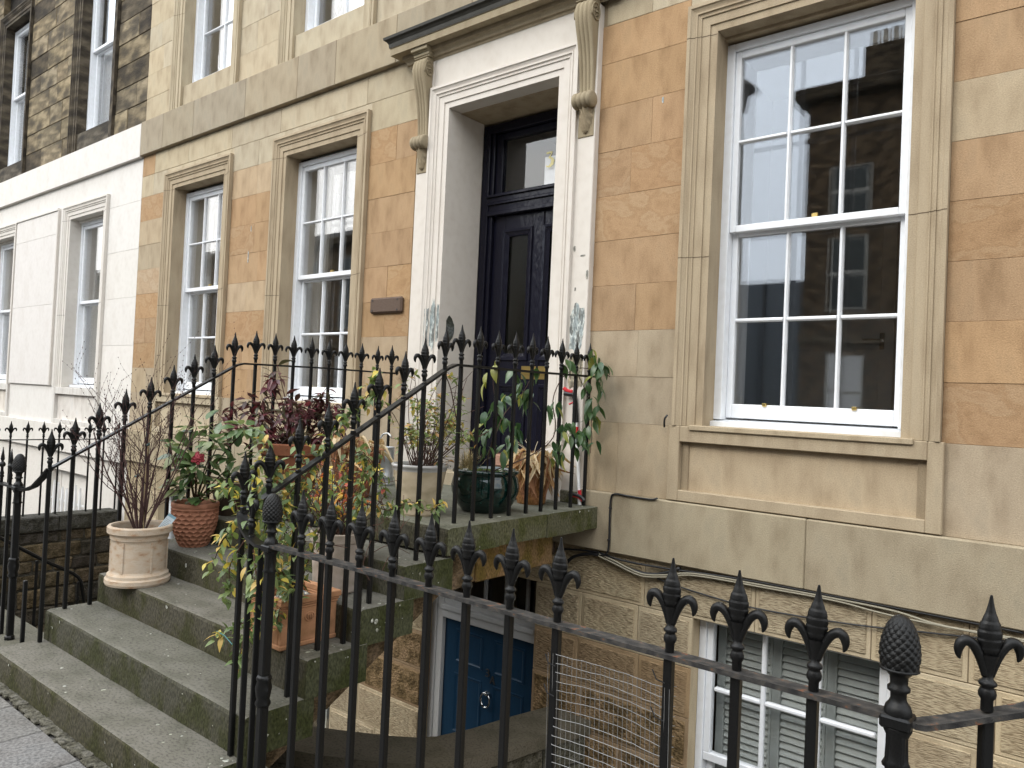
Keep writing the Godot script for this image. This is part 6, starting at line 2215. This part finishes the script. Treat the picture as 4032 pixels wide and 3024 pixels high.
func honeysuckle():
	var o := thing("honeysuckle", "straggling climber with green and yellow leaves wound through the right stair railing", "climbing plant")
	var stem := Color(0.11, 0.06, 0.045)
	var root := Vector3(-2.93, 0.64, -2.07)
	var ms := [leaf_mat(Color(0.09, 0.135, 0.04)), leaf_mat(Color(0.13, 0.18, 0.055)), leaf_mat(Color(0.065, 0.10, 0.035)), leaf_mat(Color(0.105, 0.15, 0.05)), leaf_mat(Color(0.17, 0.215, 0.075)), leaf_mat(Color(0.085, 0.125, 0.045)), leaf_mat(Color(0.46, 0.37, 0.06)), leaf_mat(Color(0.12, 0.16, 0.05)), leaf_mat(Color(0.48, 0.33, 0.09))]
	var sh := [leaf_mesh(0.046, 0.022, 0.25, 0.2), leaf_mesh(0.040, 0.020, 0.35, 0.4), leaf_mesh(0.050, 0.021, 0.2, 0.5, 0.0, 1.8)]
	var runs := [
		[root, Vector3(-2.80, 0.85, -1.90), Vector3(-2.70, 1.0, -1.72), Vector3(-2.62, 1.12, -1.66), Vector3(-2.60, 1.26, -1.64)],
		[root, Vector3(-2.82, 0.9, -1.85), Vector3(-2.85, 0.96, -1.75), Vector3(-2.94, 0.99, -1.73), Vector3(-2.99, 0.90, -1.72), Vector3(-3.02, 0.84, -1.72)],
		[Vector3(-2.75, 1.03, -1.70), Vector3(-2.85, 1.10, -1.72), Vector3(-2.95, 1.17, -1.74), Vector3(-3.06, 1.16, -1.75)],
		[Vector3(-2.72, 1.0, -1.68), Vector3(-2.78, 0.9, -1.66), Vector3(-2.82, 0.82, -1.68), Vector3(-2.86, 0.76, -1.70)],
		[root, Vector3(-2.76, 0.95, -1.95), Vector3(-2.76, 1.12, -1.88), Vector3(-2.77, 1.25, -2.0), Vector3(-2.77, 1.36, -2.08), Vector3(-2.78, 1.47, -2.16), Vector3(-2.77, 1.55, -2.28), Vector3(-2.77, 1.62, -2.40)],
		[root, Vector3(-2.80, 1.0, -2.1), Vector3(-2.79, 1.22, -2.2), Vector3(-2.78, 1.33, -2.28), Vector3(-2.79, 1.24, -2.38), Vector3(-2.78, 1.10, -2.45)],
		[Vector3(-2.79, 1.1, -2.3), Vector3(-2.76, 1.05, -2.45), Vector3(-2.74, 1.08, -2.58), Vector3(-2.72, 1.03, -2.68), Vector3(-2.72, 1.07, -2.78)],
		[root, Vector3(-2.72, 0.78, -1.9), Vector3(-2.60, 0.9, -1.7), Vector3(-2.48, 0.99, -1.63), Vector3(-2.42, 1.02, -1.62)],
		[Vector3(-2.6, 1.0, -1.64), Vector3(-2.54, 0.92, -1.62), Vector3(-2.50, 0.80, -1.62), Vector3(-2.52, 0.70, -1.64)],
		[Vector3(-2.95, 0.62, -1.98), Vector3(-2.92, 0.6, -1.80), Vector3(-2.95, 0.57, -1.75), Vector3(-3.0, 0.545, -1.75)],
		[Vector3(-2.90, 0.64, -1.98), Vector3(-2.82, 0.60, -1.78), Vector3(-2.77, 0.55, -1.72), Vector3(-2.77, 0.48, -1.72)],
		[Vector3(-2.90, 0.64, -2.0), Vector3(-2.83, 0.66, -1.93), Vector3(-2.80, 0.60, -1.90)],
		[root, Vector3(-2.84, 1.05, -1.98), Vector3(-2.82, 1.22, -1.92), Vector3(-2.8, 1.37, -1.80), Vector3(-2.76, 1.41, -1.74)],
		[Vector3(-2.76, 1.15, -1.9), Vector3(-2.80, 1.05, -1.86), Vector3(-2.86, 0.98, -1.86), Vector3(-2.9, 0.88, -1.9)],
		[Vector3(-2.77, 1.55, -2.28), Vector3(-2.79, 1.62, -2.34), Vector3(-2.80, 1.70, -2.38)],
		[Vector3(-2.80, 1.0, -2.1), Vector3(-2.84, 1.15, -2.02), Vector3(-2.83, 1.28, -2.0), Vector3(-2.80, 1.40, -1.98)],
		[Vector3(-2.80, 0.9, -2.0), Vector3(-2.80, 1.02, -1.90), Vector3(-2.80, 1.10, -1.84), Vector3(-2.80, 1.25, -1.84)],
		[Vector3(-2.78, 1.0, -2.2), Vector3(-2.77, 1.1, -2.3), Vector3(-2.77, 1.22, -2.30), Vector3(-2.78, 1.30, -2.40)],
		[Vector3(-2.70, 0.8, -1.8), Vector3(-2.66, 0.9, -1.75), Vector3(-2.62, 1.0, -1.72), Vector3(-2.60, 1.1, -1.70)],
		[Vector3(-2.82, 0.75, -2.0), Vector3(-2.80, 0.82, -1.9), Vector3(-2.80, 0.9, -1.82), Vector3(-2.86, 0.92, -1.78)],
		[Vector3(-2.80, 1.2, -1.9), Vector3(-2.86, 1.28, -1.86), Vector3(-2.92, 1.26, -1.84), Vector3(-2.96, 1.2, -1.84)],
		[Vector3(-2.80, 1.0, -2.05), Vector3(-2.95, 1.05, -2.05), Vector3(-3.05, 1.15, -2.1), Vector3(-3.1, 1.22, -2.15)]]
	var count := 0
	for r in runs:
		stalk(o, r, 0.003, 0.0016, stem)
		var p := smooth(r)
		for i in range(2, p.size()):
			for k in 4:
				if rng.randf() < 0.85:
					leaf(o, sh, ms, p[i] + rand_dir() * rng.randf_range(0.0, 0.045), (rand_dir(0.6) + Vector3(0, -0.25, 0.1)).normalized(), 1.0)
					count += 1
	# bare tangle behind the leaves
	for k in 26:
		var a := Vector3(-2.80 + rng.randfn() * 0.05, rng.randf_range(0.75, 1.3), rng.randf_range(-2.55, -1.8))
		var b := a + Vector3(rng.randfn() * 0.05, rng.randfn() * 0.12, rng.randfn() * 0.16)
		stalk(o, [a, (a + b) / 2 + rand_dir() * 0.06, b], 0.002, 0.0012, stem)
	var tie := MB.new()
	tie.tube([Vector3(-3.03, 0.555, -1.76), Vector3(-2.90, 0.575, -1.72), Vector3(-2.74, 0.59, -1.66)], 0.002, 5)
	part("plant_tie", tie, plain_mat(Color(0.015, 0.14, 0.15), 0.5), o)


func clematis():
	var o := thing("clematis", "evergreen climber with long glossy leaves trained along the landing railing", "climbing plant")
	var stem := Color(0.10, 0.065, 0.05)
	var ms := [leaf_mat(Color(0.028, 0.065, 0.024), 0.32), leaf_mat(Color(0.045, 0.09, 0.028), 0.32), leaf_mat(Color(0.06, 0.11, 0.045), 0.32), leaf_mat(Color(0.24, 0.25, 0.06), 0.4)]
	var sh := [leaf_mesh(0.10, 0.044, 0.22, 0.25), leaf_mesh(0.088, 0.046, 0.3, 0.4), leaf_mesh(0.11, 0.042, 0.2, 0.5)]
	var main := [Vector3(-2.98, 1.16, -3.40), Vector3(-2.86, 1.22, -3.27), Vector3(-2.80, 1.27, -3.2), Vector3(-2.785, 1.42, -3.22), Vector3(-2.785, 1.39, -3.09), Vector3(-2.785, 1.41, -2.99), Vector3(-2.785, 1.46, -2.93), Vector3(-2.785, 1.57, -2.89), Vector3(-2.785, 1.65, -2.86), Vector3(-2.785, 1.74, -2.80)]
	stalk(o, main, 0.0045, 0.003, stem)
	stalk(o, [Vector3(-2.98, 1.16, -3.40), Vector3(-2.82, 1.23, -3.45), Vector3(-2.79, 1.29, -3.62), Vector3(-2.78, 1.36, -3.75), Vector3(-2.77, 1.45, -3.78), Vector3(-2.77, 1.6, -3.74), Vector3(-2.77, 1.72, -3.80), Vector3(-2.77, 1.79, -3.9), Vector3(-2.76, 1.82, -4.02), Vector3(-2.66, 1.80, -4.1), Vector3(-2.60, 1.77, -4.1)], 0.0045, 0.0025, stem)
	stalk(o, [Vector3(-2.80, 1.27, -3.2), Vector3(-2.79, 1.5, -3.3), Vector3(-2.79, 1.62, -3.45), Vector3(-2.79, 1.74, -3.55)], 0.004, 0.002, stem)
	stalk(o, [Vector3(-2.79, 1.5, -3.27), Vector3(-2.785, 1.68, -3.2), Vector3(-2.785, 1.79, -3.22)], 0.003, 0.002, stem)
	stalk(o, [Vector3(-2.77, 1.79, -3.98), Vector3(-2.74, 1.6, -4.10), Vector3(-2.72, 1.4, -4.10), Vector3(-2.72, 1.28, -4.10)], 0.003, 0.002, stem)
	stalk(o, [Vector3(-2.785, 1.64, -2.87), Vector3(-2.785, 1.68, -2.95), Vector3(-2.79, 1.74, -3.03)], 0.002, 0.0014, stem)
	var spots := []
	for q in [[1.503, -3.196], [1.532, -3.257], [1.575, -3.33], [1.591, -3.426], [1.644, -3.50], [1.58, -3.553], [1.581, -3.6], [1.436, -3.36], [1.414, -3.44], [1.307, -3.18], [1.29, -3.316], [1.309, -3.39], [1.409, -3.162], [1.395, -3.225], [1.741, -3.589], [1.719, -3.43], [1.46, -3.31], [1.62, -3.55], [1.35, -3.40], [1.37, -3.45]]:
		spots.append(Vector3(-2.80, q[0], q[1]))
	for q in [[1.809, -3.853], [1.55, -3.783], [1.527, -3.722], [1.40, -3.871], [1.362, -3.90], [1.325, -3.825], [1.36, -4.02], [1.306, -4.01], [1.674, -4.107], [1.517, -4.105], [1.398, -4.12], [1.31, -4.12], [1.246, -3.73], [1.311, -3.763], [1.264, -3.868], [1.42, -3.84], [1.43, -3.93], [1.39, -4.04]]:
		spots.append(Vector3(-2.755, q[0], q[1]))
	for q in [[-2.672, 1.802], [-2.625, 1.78], [-2.656, 1.662], [-2.708, 1.598], [-2.742, 1.888], [-2.697, 1.559], [-2.694, 1.317], [-2.678, 1.732], [-2.70, 1.84], [-2.64, 1.82], [-2.71, 1.47]]:
		spots.append(Vector3(q[0], q[1], -4.10))
	for s in spots:
		for k in 4:
			var d := (Vector3(rng.randfn() * 0.5, -0.75, rng.randfn() * 0.5) + rand_dir() * 0.35).normalized()
			leaf(o, sh, ms.slice(0, 3) if rng.randf() < 0.93 else ms.slice(3), s + rand_dir() * 0.025 + Vector3(0, 0.035, 0.015), d, 0.92)
	var yl := [ms[3]]
	for q in [Vector3(-2.79, 1.71, -3.15), Vector3(-2.79, 1.66, -3.14), Vector3(-2.79, 1.79, -3.23), Vector3(-2.785, 1.76, -3.21)]:
		leaf(o, [sh[1]], yl, q + Vector3(0, 0.03, 0), Vector3(rng.randfn() * 0.3, -0.8, 0.4), 1.05)
